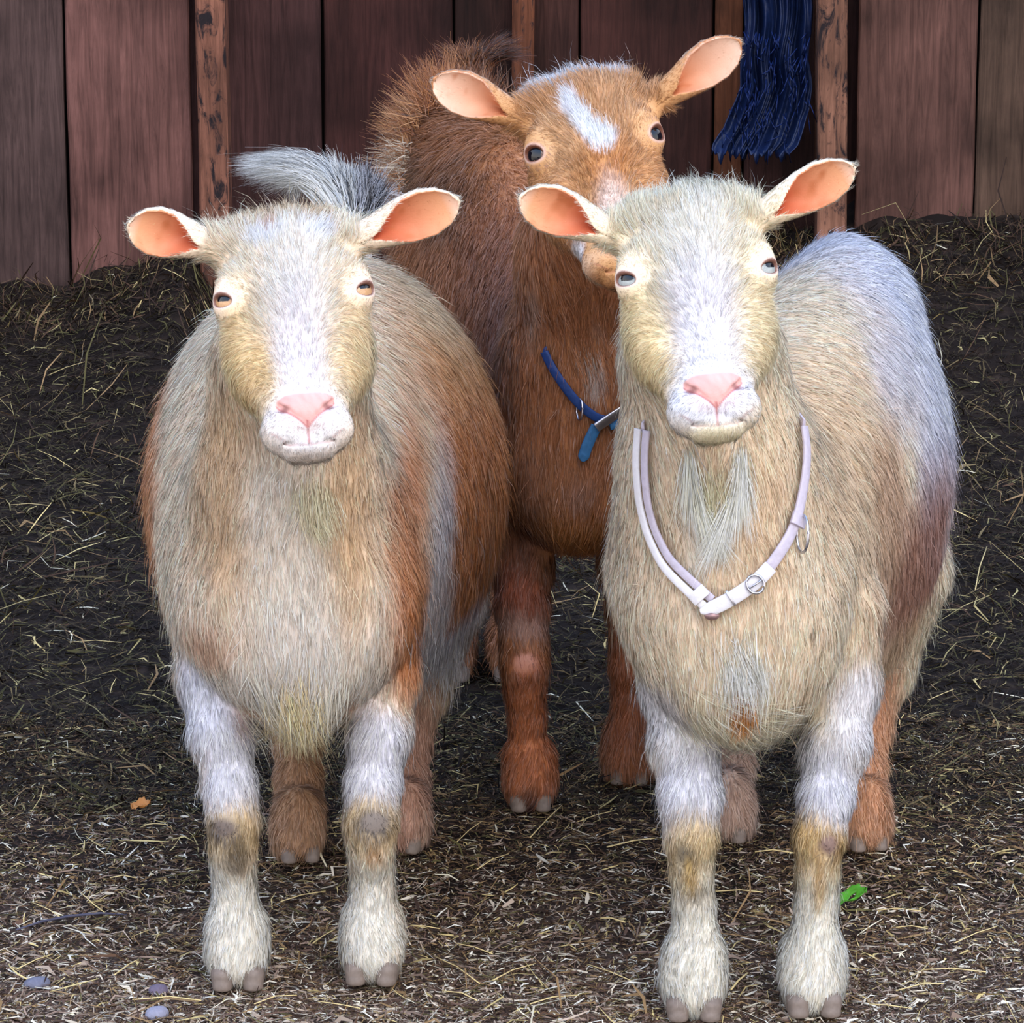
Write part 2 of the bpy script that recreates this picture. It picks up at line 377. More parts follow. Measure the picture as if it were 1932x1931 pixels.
def build_goat(g):
    h = g['head']; prims_h = head_prims(h); ears = [EAR(*e) for e in g['ears']]
    body = list(g['prims'])
    neck = g['neck']
    for (a, b) in zip(neck[:-1], neck[1:]): body.append(RC(a[0], b[0], a[1], b[1], .05))
    legs = []
    for leg in g['legs']:
        pts = leg['pts']
        for a, b in zip(pts[:-1], pts[1:]): legs.append(RC(a[0], b[0], a[1], b[1], a[2] if len(a) > 2 else .018))
    allp = body + legs + prims_h[:1] + prims_h[1:] + ears
    # subtractions must stay last
    allp = [p for p in allp if not p.sub] + [p for p in allp if p.sub]
    # body grid, without the head's front
    hc = HL(h, 0, .04, 0)
    los, his = zip(*[p.box() for p in body+legs]); lo, hi = np.min(los, 0)-.015, np.max(his, 0)+.015
    lo[2] = max(lo[2], .004)
    f, ax = field([p for p in allp if not isinstance(p, EAR) and not p.sub], lo, hi, .0045)
    Vb, Qb = nets(f, ax)
    los, his = zip(*[p.box() for p in prims_h+ears]); lo, hi = np.min(los, 0)-.012, np.max(his, 0)+.012
    f, ax = field(allp, lo, hi, .00155)
    Vh, Qh = nets(f, ax)
    Vh = relax(Vh, Qh, 1, .4); Vb = relax(Vb, Qb, 2, .5)
    # where the head ends: behind a plane through the throat
    def head_mask(p):
        q = to_head(h, p); return h['s']*np.maximum(q[:, 2]+.055, np.minimum(np.minimum(np.abs(q[:, 0])-.082, .05-q[:, 1]), q[:, 2]+.13))
    kb = head_mask(Vb)[Qb].max(1) < .006; kh = head_mask(Vh)[Qh].min(1) > -.006
    # the head grid's own cut borders (open where the box ends) are dropped with the plane
    Nb = vnormals(Vb, Qb); Nh = vnormals(Vh, Qh)
    Qb, Qh = Qb[kb], Qh[kh]
    V = np.concatenate([Vb, Vh]); N = np.concatenate([Nb, Nh]); Q = np.concatenate([Qb, Qh+len(Vb)])
    used = np.unique(Q); re = np.full(len(V), -1); re[used] = np.arange(len(used)); V, N, Q = V[used], N[used], re[Q]
    isH = used >= len(Vb)
    org = g['origin']
    hlV = to_head(h, V)
    def ear_info(p):
        """1 inside the cup, and how deep"""
        ins = np.zeros(len(p)); onear = np.zeros(len(p)); deep = np.zeros(len(p)); td = np.zeros((len(p), 3)); q_ = np.zeros(len(p))
        for e in ears:
            t, a, n = e.loc(p[:, 0], p[:, 1], p[:, 2]); q = t/e.L
            iw = np.interp(q, [.18, .26, .40, .55, .72, .86, .96, 1.0], [.02, .10, .50, .84, .88, .70, .38, .01])*e.hw
            pd = np.interp(q, [-.1, 0, .3, .55, .8, 1.0, 1.05], [.62, .62, .72, .6, .36, .12, .01])*e.hw
            near = (q > .12) & (q < 1.05) & (np.abs(a) < e.hw*1.15) & (np.abs(n) < e.hw*1.0)
            onear = np.where(near, 1, onear); td[near] = e.t; q_[near] = q[near]
            sh = pd*np.interp(q, [.1, .3, .5, 1], [.75, .7, .62, .5])
            rr = np.sqrt((a/np.maximum(iw, 1e-4))**2+((n-sh)/np.maximum(pd, 1e-4))**2)
            i = near & (q > .2) & (q < .99) & (((rr < 1.10)) | ((n > sh) & (np.abs(a) < iw+.0006)))
            ins = np.where(i, 1, ins); deep = np.where(i, np.clip((.75-q)*1.6+.15, 0, 1), deep)
        return ins, onear, deep, td, q_
    ein, eon, edp, etd, eq = ear_info(V)
    # skin colour
    col = paint(V, g['base'], g['blobs'], g['seed'])
    pink = g['pink']
    def nose_mask(hl):
        u, v, ww = np.abs(hl[:, 0]), hl[:, 1], hl[:, 2]
        vo = np.interp(u, [0, .004, .012, .020, .026, .029], [.1655, .1605, .1525, .1450, .1385, .134]); vi = np.interp(u, [0, .02, .028, .04], [.1285, .1275, .130, .145])
        m = np.clip((vo-v)/.0012+.5, 0, 1)*np.clip((v-vi)/.0025+.5, 0, 1)*(ww > .012)*np.clip((.029-u)/.0015, 0, 1)
        ln = np.minimum(np.abs(v-vo), 1)*((u < .029) & (ww > .01) & (v > .134))+((u >= .029) | (ww <= .01) | (v <= .134))*1
        phil = np.where((v > .158) & (v < .181) & (ww > .02), u, 1)
        return m, np.minimum(ln, phil)
    nm, ln = nose_mask(hlV); nm = nm*isH
    halo = np.clip(1-np.sqrt((hlV[:, 0]/.034)**2+((hlV[:, 1]-.147)/.026)**2), 0, 1)*isH*(hlV[:, 2] > .01)
    col = col*(1-.55*halo[:, None].clip(0, .5)) + .55*halo[:, None].clip(0, .5)*pink*1.05
    col = col*(1-nm[:, None]) + nm[:, None]*pink*(1+.07*sines(V, 900, 8)[:, :1]+.06*sines(V, 260, 9)[:, :1])
    dk = (np.clip(1-ln/.0024, 0, 1)*isH)[:, None]*.85; col = col*(1-dk)+dk*g['pinkdark']
    nd = np.sqrt(((np.abs(hlV[:, 0])-.0225)/.0055)**2+((hlV[:, 1]-.1425)/.0045)**2); dk = (np.clip(1.4-nd, 0, 1)*isH*(hlV[:, 2] > .01))[:, None]*.7; col = col*(1-dk)+dk*g['pinkdark']*.45
    mo = isH & (np.abs(hlV[:, 0]) < .036) & (hlV[:, 2] > .005)
    mv = np.interp(np.abs(hlV[:, 0]), [0, .02, .036], [.182, .179, .167]); mk = (np.clip(1-np.abs(hlV[:, 1]-mv)/.0022, 0, 1)*mo)[:, None]*.5
    col = col*(1-mk)+mk*g['pinkdark']*.8
    # lids
    for sd in (-1, 1):
        L, hz, vt = eye_axes(h, sd); c = HL(h, sd*.0605, -.0015, .0105)+L*EYE_R*h['s']
        x = (V-c)/h['s']; r = np.sqrt(((x@hz)/.0140)**2+((x@vt)/(.0084*h.get('open', 1)**.7))**2+((x@L)/.014)**2); k = (np.clip((1.25-r)/.25, 0, 1)*isH)[:, None]
        col = col*(1-k)+k*g['lid']
        k = (np.clip((1.0-r)/.12, 0, 1)*isH)[:, None]; col = col*(1-k)+k*g['lidrim']
    ec = np.asarray(g['ear_in'])*(1-edp[:, None])+np.asarray(g['ear_deep'])*edp[:, None]
    sp = np.clip(sines(V, 420, 5)[:, :1]*.9+sines(V, 140, 6)[:, :1]*.7-.35, 0, 1)*.55; up_ = np.zeros(len(V))
    for e in ears:
        t_, a_, n_ = e.loc(V[:, 0], V[:, 1], V[:, 2]); up_ = np.where((np.abs(t_/e.L-.6) < .5) & (np.abs(a_) < e.hw*1.3) & (np.abs(n_) < e.hw*1.2), np.clip(.5+a_/e.hw*np.sign(e.s[2]), 0, 1), up_)
    sp = np.clip(sp*1.7*(.4+up_[:, None])+.35*up_[:, None]*np.clip(1.3-1.4*eq, 0, 1)[:, None], 0, .8)
    ec = ec*(1-sp)+sp*hx(190, 112, 70); rimk = np.clip((eq-.86)/.1, 0, 1)[:, None]*.6; ec = ec*(1-rimk)+rimk*hx(248, 220, 200)
    col = np.where(ein[:, None] > 0, ec, col)
    goat = mesh_obj(g['name'], V, [Q], M_skin, None, col, None, True, org)
    # ---- coat
    r = np.random.default_rng(g['seed']+50)
    guides = [(HL(h, *q[:3]), norm(q[3]*h['u']+q[4]*h['v']+q[5]*h['w']), q[6]*h['s']*g.get('headlen', 1), q[7]) for q in HEAD_GUIDES]
    parts = []
    hd = head_mask(V) > 0
    vis = np.clip(.35 + .65*((-N[:, 1]*.97+N[:, 2]*.25) > -.35), 0, 1)
    wt = np.where(isH, 2.2, 1.0)*vis*np.where(V[:, 2] < .3, 1.6, 1)*(1-.8*(ein > 0))
    n = int(g['n']*QUAL)
    p, nn = sample(V, Q, N, n, r, wt)
    hl = to_head(h, p); inhead = head_mask(p) > .0
    Db, Ab = flow(p, g['guides']); Dh, Ah = flow(p, guides)
    t = np.clip(head_mask(p)/.05+.3, 0, 1)[:, None]; D = Db*(1-t)+Dh*t; A = Ab*(1-t)+Ah*t
    ei, eo, ed, et, qq = ear_info(p)
    D = np.where(eo[:, None] > 0, et + sines(p, 100, 3)*.2, D); A[:, 0] = np.where(eo > 0, np.where(ei > 0, .005, .0065), A[:, 0]); A[:, 1] = np.where(eo > 0, .12, A[:, 1])
    rim = (eo > 0) & (ei == 0)
    keep = np.ones(n, bool)
    nm, ln = nose_mask(hl); keep &= ~(inhead & (nm > .3))
    keep &= ~((ei > 0) & (r.uniform(size=n) > .25*np.clip(1.3-2*ed, 0, 1)))
    mz = inhead & (hl[:, 1] > .12)
    A[:, 0] = np.where(mz & (hl[:, 2] > .0), np.minimum(A[:, 0], .0055), A[:, 0]); A[:, 1] = np.where(mz, np.minimum(A[:, 1], .14), A[:, 1])
    A[:, 0] = np.where(inhead & (halo_d := np.sqrt((hl[:, 0]/.034)**2+((hl[:, 1]-.147)/.026)**2) < 1.15), np.minimum(A[:, 0], .0035), A[:, 0])
    for sd in (-1, 1):
        L, hz, vt = eye_axes(h, sd); c = HL(h, sd*.0605, -.0015, .0105)+L*EYE_R*h['s']
        x = (p-c)/h['s']; rr = np.sqrt(((x@hz)/.0142)**2+((x@vt)/(.0086*h.get('open', 1)**.7))**2+((x@L)/.016)**2); keep &= ~(rr < 1.02)
        A[:, 0] = np.where(rr < 2.6, np.minimum(A[:, 0], .0024+.006*np.clip((rr-1.02)/1.5, 0, 1)), A[:, 0]); A[:, 1] = np.where(rr < 2, .1, A[:, 1])
        out = np.clip((2.2-rr)/1.0, 0, 1)[:, None]; dd = x/np.maximum(np.linalg.norm(x, axis=1, keepdims=True), 1e-6); D = D*(1-out)+dd*out*np.linalg.norm(D, axis=1, keepdims=True)
    for (c, rad) in g.get('bald', []):
        dd = np.sqrt((((p-c)/rad)**2).sum(1)); keep &= ~((dd < 1) & (r.uniform(size=n) < .75)); A[:, 0] = np.where(dd < 1.25, np.minimum(A[:, 0], .005), A[:, 0])
    p, nn, D, A, eo, ei, inhead, hl, ed, qq = [z[keep] for z in (p, nn, D, A, eo, ei, inhead, hl, ed, qq)]
    cl = paint(p, g['base'], g['blobs'], g['seed'])
    cl = np.where((ei > 0)[:, None], np.asarray(g['ear_in'])*1.1, cl); 
    edge = (eo > 0) & (ei == 0) & (qq > .4)
    cl = np.where(edge[:, None], cl*.5+.5*np.asarray(g['ear_rim']), cl)
    k = (halo_c := np.clip(1-np.sqrt((hl[:, 0]/.034)**2+((hl[:, 1]-.147)/.026)**2), 0, 1)*inhead)[:, None].clip(0, .5)
    cl = cl*(1-.8*k)+.8*k*np.asarray(g['pink'])*1.1
    for sd in (-1, 1):
        L, hz, vt = eye_axes(h, sd); c = HL(h, sd*.0605, -.0015, .0105)+L*EYE_R*h['s']
        x = (p-c)/h['s']; rr = np.sqrt(((x@hz)/.0142)**2+((x@vt)/(.0086*h.get('open', 1)**.7))**2+((x@L)/.016)**2); k = np.clip((1.7-rr)/.5, 0, 1)[:, None]*.8; cl = cl*(1-k)+k*np.asarray(g['lid'])
    wid = np.where(inhead, .00026, .00040)*g.get('wid', 1); wid = np.where(eo > 0, .00022, wid)
    parts.append(strands(p, nn, D, A[:, 0], wid, A[:, 1], cl, g['seed'], wave=.24, clump=.35, droop=.06))
    # a thin outer layer of long, stray hairs
    n2 = int(n*.035); i = r.integers(0, len(p), n2); i = i[(eo[i] == 0) & ~(inhead[i] & (hl[i, 1] > .02))]
    parts.append(strands(p[i], nn[i], D[i], A[i, 0]*1.45, wid[i]*.8, A[i, 1]*1.7, cl[i]*1.05, g['seed']+9, wave=.5, clump=0, droop=.1))
    bvh = BVHTree.FromPolygons([tuple(x) for x in V], [tuple(x) for x in Q]); g['bvh'] = bvh
    for (path, wpx, nl, lpx, lc, lf) in g.get('locks', []):
        path = np.array(path, float); t = r.uniform(0, .85, nl)*(len(path)-1); i = np.minimum(t.astype(int), len(path)-2); f_ = (t-i)[:, None]
        px = path[i]*(1-f_)+path[i+1]*f_ + r.normal(size=(nl, 2))*wpx*.5*(1-.5*(t/(len(path)-1)))[:, None]; dp = path[i+1]-path[i]; dp /= np.linalg.norm(dp, axis=1, keepdims=True)
        R_, N_, D_ = [], [], []
        for (x, y), d_ in zip(px, dp):
            hit = bvh.ray_cast(Vector((0, 0, CAMZ)), Vector(ray(x, y)), 20)
            if hit[0] is None: continue
            R_.append(hit[0]); N_.append(-np.array(hit[1]) if np.array(hit[1])@ray(x, y) > 0 else np.array(hit[1])); D_.append(d_[0]*RT-d_[1]*UP)
        if not R_: continue
        R_, N_, D_ = np.array(R_), np.array(N_), np.array(D_); k = len(R_)
        parts.append(strands(R_, N_, D_, np.full(k, lpx/1900.), np.full(k, .0004), np.full(k, lf), np.tile(lc, (k, 1)), g['seed']+77, wave=.10, clump=.6, cell=.014, droop=.05))
    Vc, q, t3, cc, sn = merge(parts)
    coat = mesh_obj('coat', Vc, [q, t3], M_fur, goat, cc, sn, False, org); tag(coat, kind='stuff')
    # ---- eyes
    for sd in (-1, 1):
        L, hz, vt = eye_axes(h, sd); c = HL(h, sd*.0605, -.0015, .0105); R_ = (EYE_R+.0006)*h['s']
        a = np.linspace(0, math.pi, 60)[:, None]; b = np.linspace(0, 2*math.pi, 97)[None, :-1]
        lx, ly, lz = np.sin(a)*np.cos(b), np.sin(a)*np.sin(b), np.cos(a)+0*b
        D3 = (lx[..., None]*hz + ly[..., None]*vt + lz[..., None]*L).reshape(-1, 3); Ve = c + D3*R_
        F_ = [(i*96+j, (i+1)*96+j, (i+1)*96+(j+1) % 96, i*96+(j+1) % 96) for i in range(59) for j in range(96)]
        X, Y_ = lx.ravel(), ly.ravel(); rad = np.sqrt(X**2+Y_**2); fr = lz.ravel() > 0
        ph, pv = g['pupil']; ox, oy = g.get('gaze', ((0, 0), (0, 0)))[0 if sd < 0 else 1]
        ce = np.tile(g['sclera'], (len(Ve), 1)); iris = (rad < .80) & fr; ce[iris] = g['iris']
        ir = np.random.default_rng(1).uniform(.85, 1.1, len(Ve))[:, None]; ce[iris] *= ir[iris]
        ce[(rad > .70) & (rad < .84) & fr] = g['iris_rim']
        ce[fr & ((np.abs(X-ox)/ph)**4+(np.abs(Y_-oy)/pv)**4 < 1)] = (.004, .005, .009)
        e = mesh_obj('eye', Ve, [np.array(F_)[:, ::(-1 if np.linalg.det(np.array([hz, vt, L])) > 0 else 1)]], M_eye, goat, ce, None, True, org)
        e['label'] = g['eye_label']
    # ---- hooves
    for leg in g['legs']:
        c, yaw, hs = leg['hoof']; cs, sn_ = math.cos(yaw), math.sin(yaw)
        hp_ = []
        for sd in (-1, 1):
            q = lambda x, y, z: np.array([c[0]+(x*cs-y*sn_)*hs, c[1]+(x*sn_+y*cs)*hs, z*hs])
            hp_.append(RC(q(sd*.0140, .010, .024), q(sd*.0150, -.020, .014), .0140*hs, .0115*hs, .0015))
            hp_.append(RC(q(sd*.0140, .012, .010), q(sd*.0152, -.024, .005), .0145*hs, .0100*hs, .003))
        lo = np.array([c[0]-.06, c[1]-.07, .0005]); hi = np.array([c[0]+.06, c[1]+.06, .06])
        f, ax = field(hp_, lo, hi, .002); f[:, :, 0] = .01
        Vq, Qq = nets(f, ax); mesh_obj('hoof', Vq, [Qq], M_hoof, goat, None, None, True, org)
    return goat

def torso(rows, inset=10, n=2.15, k=.05):
    """rows of Y, left, right, top, bottom pixels of a section across the barrel"""
    tab = []
    for Y, l, r_, t, b in rows:
        s = S(Y); A, B = P(l+inset, (t+b)/2, Y), P(r_-inset, (t+b)/2, Y); T, Bo = P((l+r_)/2, t+inset, Y), P((l+r_)/2, b-inset, Y)
        tab.append((Y, (A[0]+B[0])/2, (T[2]+Bo[2])/2, (B[0]-A[0])/2, (T[2]-Bo[2])/2))
    return LOFT((0, 0, 0), (np.array([0, 1., 0]), np.array([1., 0, 0]), np.array([0, 0, 1.])), tab, n, k)
def leg(pts, hoof_px, hoof_py, yaw=0, hs=1., k=.018):
    """pts: px, py, dY, radius px down the leg; dY is measured from the hoof's depth"""
    g0 = G(hoof_px, hoof_py); Yh = g0[1]+.035
    L = [(P(x, y, Yh+dy), r_/S(Yh+dy, y), k) for x, y, dy, r_ in pts]
    foot = np.array([g0[0], Yh-.006, 0])
    L += [(foot+np.array([0, .008, .058]), .0238*hs), (foot+np.array([0, 0.003, .036]), .0246*hs), (foot+np.array([0, -.004, .025]), .0228*hs)]
    return dict(pts=L, hoof=(foot, yaw, hs))
def B3(px, py, Y, rx, ry, rz, col, soft=.35, st=1.):       # a patch of coat colour or painted shade: where, and its radii in metres
    return (P(px, py, Y), np.array([rx, ry, rz]), col, soft, st)
def BH(h, u, v, w_, ru, rv, rw, col, soft=.35, st=1.):
    return ('head', h, (u, v, w_), (ru, rv, rw), col, soft, st)
_paint0 = paint
def paint(p, base, blobs, seed, warp=.012):
    c = np.tile(base, (len(p), 1)).astype(float); n1 = sines(p, 45, seed)*warp + sines(p, 160, seed+1)*warp*.4
    for b in blobs:
        if b[0] is not None and isinstance(b[0], str):
            _, h, ctr, rad, col, soft, st = b; q = to_head(h, p+n1*.45*min(1, min(rad[:2])/.022)); d = np.sqrt((((q-np.array(ctr))/np.array(rad))**2).sum(1))
        else:
            ctr, rad, col, soft, st = b; d = np.sqrt((((p+n1*min(1, min(rad[0], rad[2])/.045)-ctr)/rad)**2).sum(1))
        t = np.clip((1+soft-d)/(2*soft), 0, 1); t = t*t*(3-2*t)*st; c = c*(1-t[:, None]) + np.asarray(col)*t[:, None]
    return np.clip(c, 0, 1)**.90
# ------------------------------------------------------------------ the three goats
CREAM, TAN_SHADE, ORANGE, WHITE, CHOC = hx(236, 214, 184), hx(214, 176, 130), hx(210, 134, 74), hx(246, 244, 248), hx(168, 106, 76)
GOLD, LILAC, GREY = hx(226, 192, 130), hx(236, 234, 246), hx(150, 138, 118)  # the lilac is white fur with cool skylight mixed into its colour
PINK, PINKD = hx(230, 174, 166), hx(168, 84, 84)
def common(h, **k):
    d = dict(head=h, pink=PINK, pinkdark=PINKD, lid=hx(236, 212, 198), lidrim=hx(128, 90, 78), ear_in=hx(234, 168, 126), ear_deep=hx(198, 96, 66), ear_rim=hx(250, 240, 225),
             sclera=hx(120, 90, 70), pupil=(.50, .17), iris_rim=hx(90, 60, 40))
    d.update(k); return d

# --- the left goat of the picture: fawn and white, bare necked
h1 = head_frame(555, 559, 3.86, 6, 34, 3.6, 1.0)
Yl = 4.035
g1 = common(h1, name='goat', seed=11, n=330000, base=hx(250, 218, 188), iris=hx(206, 160, 116), eye_label='amber eye with a dark bar pupil', origin=(-.20, 4.2, 0), wid=1.0,
    gaze=((-.05, -.12), (.0, -.2)), pupil=(.46, .20),
    prims=[torso([(3.97, 420, 700, 960, 1290), (4.03, 335, 775, 860, 1362), (4.10, 300, 815, 720, 1372), (4.20, 278, 862, 590, 1370), (4.31, 268, 925, 520, 1355), (4.42, 280, 962, 482, 1340), (4.52, 315, 955, 474, 1320), (4.61, 390, 905, 480, 1230), (4.68, 480, 830, 530, 1050)], n=1.95),
           EL(P(560, 1170, 4.01), np.array([.105, .06, .10]), k=.05)],
    neck=[(HL(h1, 0, .01, -.035), .056), (P(545, 700, 4.0), .068), (P(548, 900, 4.035), .086), (P(552, 1080, 4.07), .115)],
    ears=[(P(402, 462, 3.90), P(243, 424, 3.875), np.array([-.15, -1, -.1]), .0262), (P(668, 452, 3.90), P(863, 378, 3.875), np.array([.15, -1, -.15]), .0262)],
    legs=[leg([(395, 1120, .06, 74), (402, 1270, .05, 62), (418, 1380, .02, 53), (432, 1480, 0, 43), (441, 1545, -.012, 41), (440, 1600, -.010, 35), (441, 1640, 0, 31), (443, 1690, 0, 33), (444, 1740, .002, 37), (446, 1790, .001, 42)], 446, 1872, .05, 1.08),
          leg([(715, 1120, .06, 74), (722, 1270, .05, 62), (716, 1380, .02, 52), (704, 1480, 0, 44), (700, 1550, -.012, 43), (700, 1605, -.010, 35), (702, 1645, 0, 31), (703, 1690, 0, 33), (702, 1740, .002, 38), (700, 1790, .001, 43)], 702, 1862, -.05, 1.08),
          leg([(520, 1130, .12, 120), (540, 1290, .12, 64), (560, 1395, .095, 37), (563, 1470, .055, 35), (560, 1540, .022, 33), (558, 1580, .005, 38)], 562, 1634, .15, .86),
          leg([(790, 1130, .12, 120), (780, 1290, .12, 64), (770, 1395, .095, 36), (765, 1470, .055, 34), (763, 1540, .022, 31), (762, 1575, .005, 36)], 764, 1616, -.2, .86)],
    blobs=[
        B3(560, 980, 3.99, .075, .10, .13, hx(240, 226, 212), .5, .8), B3(555, 1230, 4.0, .13, .10, .09, hx(244, 232, 222), .5, .8),
        B3(430, 900, 4.0, .028, .12, .13, TAN_SHADE, .6, .75), B3(660, 960, 4.0, .025, .12, .12, TAN_SHADE, .6, .8),  # tan strips paint the shade between neck and shoulder into the coat
        # orange flanks
        B3(925, 860, 4.42, .130, .28, .24, ORANGE, .22, 1), B3(290, 900, 4.35, .035, .25, .22, ORANGE, .4, .9), B3(800, 620, 4.42, .08, .2, .10, hx(214, 164, 112), .5, .8),
        B3(760, 1010, 4.10, .022, .15, .14, ORANGE, .5, .8), B3(775, 1160, 4.07, .022, .09, .085, ORANGE, .4, .9),
        B3(822, 1100, 4.2, .018, .12, .16, hx(232, 222, 226), .4, .75),
        B3(860, 1290, 4.3, .07, .3, .085, LILAC, .3, 1), B3(780, 560, 4.45, .06, .12, .06, hx(222, 196, 160), .5, .8),
        B3(400, 1180, 4.0, .035, .06, .03, hx(206, 150, 104), .6, .7),
        # legs
        B3(445, 1440, 4.03, .045, .07, .07, LILAC, .35, 1), B3(705, 1440, 4.03, .045, .07, .07, LILAC, .35, 1), B3(375, 1330, 4.05, .03, .08, .06, LILAC, .4, 1), B3(465, 1360, 4.0, .02, .04, .03, hx(216, 160, 110), .5, .8), B3(668, 1350, 4.0, .02, .04, .03, hx(216, 160, 120), .5, .8),
        B3(445, 1570, 4.0, .035, .08, .035, hx(210, 180, 128), .4, .9), B3(700, 1570, 4.0, .035, .08, .035, hx(210, 180, 128), .4, .9), B3(445, 1760, 4.0, .05, .08, .09, hx(246, 236, 220), .4, 1), B3(702, 1760, 4.0, .05, .08, .09, hx(246, 236, 220), .4, 1),
        B3(425, 1560, 4.0, .016, .045, .014, hx(112, 98, 90), .5, 1), B3(450, 1610, 4.0, .013, .04, .020, hx(98, 76, 46), .6, .8), B3(708, 1560, 4.0, .021, .045, .016, hx(116, 104, 96), .4, 1), B3(706, 1612, 4.0, .010, .03, .012, hx(170, 120, 60), .5, .8),
        B3(560, 1440, 4.5, .055, .2, .17, hx(196, 150, 112), .4, 1), B3(765, 1450, 4.5, .055, .14, .16, hx(206, 160, 136), .4, 1),
        # face
        BH(h1, 0, .03, .03, .13, .19, .12, hx(252, 226, 198), .25), BH(h1, .058, .07, 0, .022, .06, .06, GOLD, .6, .6), BH(h1, -.058, .07, 0, .024, .07, .06, GOLD, .6, .75),
        BH(h1, -.035, .085, .03, .012, .03, .03, hx(220, 186, 130), .6, .8), BH(h1, 0, .0, .05, .028, .07, .05, hx(250, 240, 230), .7, .85), BH(h1, 0, .09, .045, .024, .08, .04, hx(240, 230, 234), .5, .95), BH(h1, 0, .155, .02, .045, .035, .05, hx(222, 216, 216), .4, 1),
        BH(h1, 0, -.085, .0, .06, .02, .05, hx(222, 186, 140), .5, .8), BH(h1, .025, -.055, .04, .018, .012, .03, WHITE, .5, .9), BH(h1, -.025, -.055, .04, .018, .012, .03, WHITE, .5, .9), BH(h1, -.02, -.066, .04, .008, .006, .03, hx(190, 130, 90), .5, .7)],
    guides=[g2(555, 980, 3.98, 0, 1, 36), g2(555, 1150, 3.96, .05, 1, 40), g2(560, 1300, 3.97, 0, 1, 55, .3), g2(480, 1250, 3.98, .15, 1, 42), g2(650, 1250, 3.98, -.1, 1, 42),
        g2(400, 950, 4.05, -.45, 1, 42), g2(340, 1100, 4.06, -.3, 1, 40), g2(300, 900, 4.3, -.2, 1, 38), g2(700, 950, 4.05, .55, 1, 42), g2(770, 1050, 4.08, .35, 1, 42),
        g2(750, 750, 4.2, .8, .55, 42), g2(780, 550, 4.4, .75, .6, 40), g2(900, 700, 4.45, .5, .9, 42), g2(930, 950, 4.45, -.35, 1, 44), g2(880, 1150, 4.35, -.3, 1, 48), g2(860, 1290, 4.3, .2, 1, 62, .4), g2(720, 1320, 4.2, .1, 1, 56, .4), g2(430, 1330, 4.2, 0, 1, 50, .35),
        g2(480, 780, 4.0, -.2, 1, 34), g2(640, 800, 4.0, .3, 1, 34),
        g2(400, 1300, 4.03, .15, 1, 30), g2(440, 1500, 4.0, .1, 1, 26), g2(440, 1600, 4.0, .05, 1, 22, .3), g2(440, 1700, 4.0, 0, 1, 24, .25), g2(425, 1790, 4.0, -.16, 1, 26, .22), g2(470, 1790, 4.0, .16, 1, 26, .22), g2(446, 1840, 3.99, 0, 1, 24, .12),
        g2(700, 1300, 4.03, -.1, 1, 30), g2(702, 1500, 4.0, 0, 1, 26), g2(702, 1600, 4.0, 0, 1, 22, .3), g2(702, 1700, 4.0, 0, 1, 24, .25), g2(680, 1790, 4.0, -.16, 1, 26, .22), g2(726, 1790, 4.0, .16, 1, 26, .22), g2(702, 1840, 3.99, 0, 1, 24, .12),
        g2(560, 1450, 4.45, 0, 1, 30, .3), g2(535, 1570, 4.42, -.2, 1, 26, .25), g2(590, 1570, 4.42, .2, 1, 26, .25), g2(765, 1450, 4.45, 0, 1, 30, .3), g2(785, 1560, 4.42, .2, 1, 26, .25)],
    locks=[([(592, 912), (596, 975)], 45, 600, 70, hx(240, 224, 190), .3), ([(555, 1300), (560, 1378)], 50, 900, 105, hx(234, 212, 168), .4), ([(490, 1310), (510, 1350)], 60, 500, 90, hx(244, 232, 214), .4), ([(630, 1310), (620, 1350)], 60, 500, 90, hx(244, 232, 214), .4), ([(840, 1180), (860, 1260)], 60, 600, 90, hx(240, 240, 250), .5)],
    bald=[(P(424, 1557, 3.985), np.array([.013, .04, .013])), (P(708, 1558, 3.985), np.array([.018, .04, .015]))])

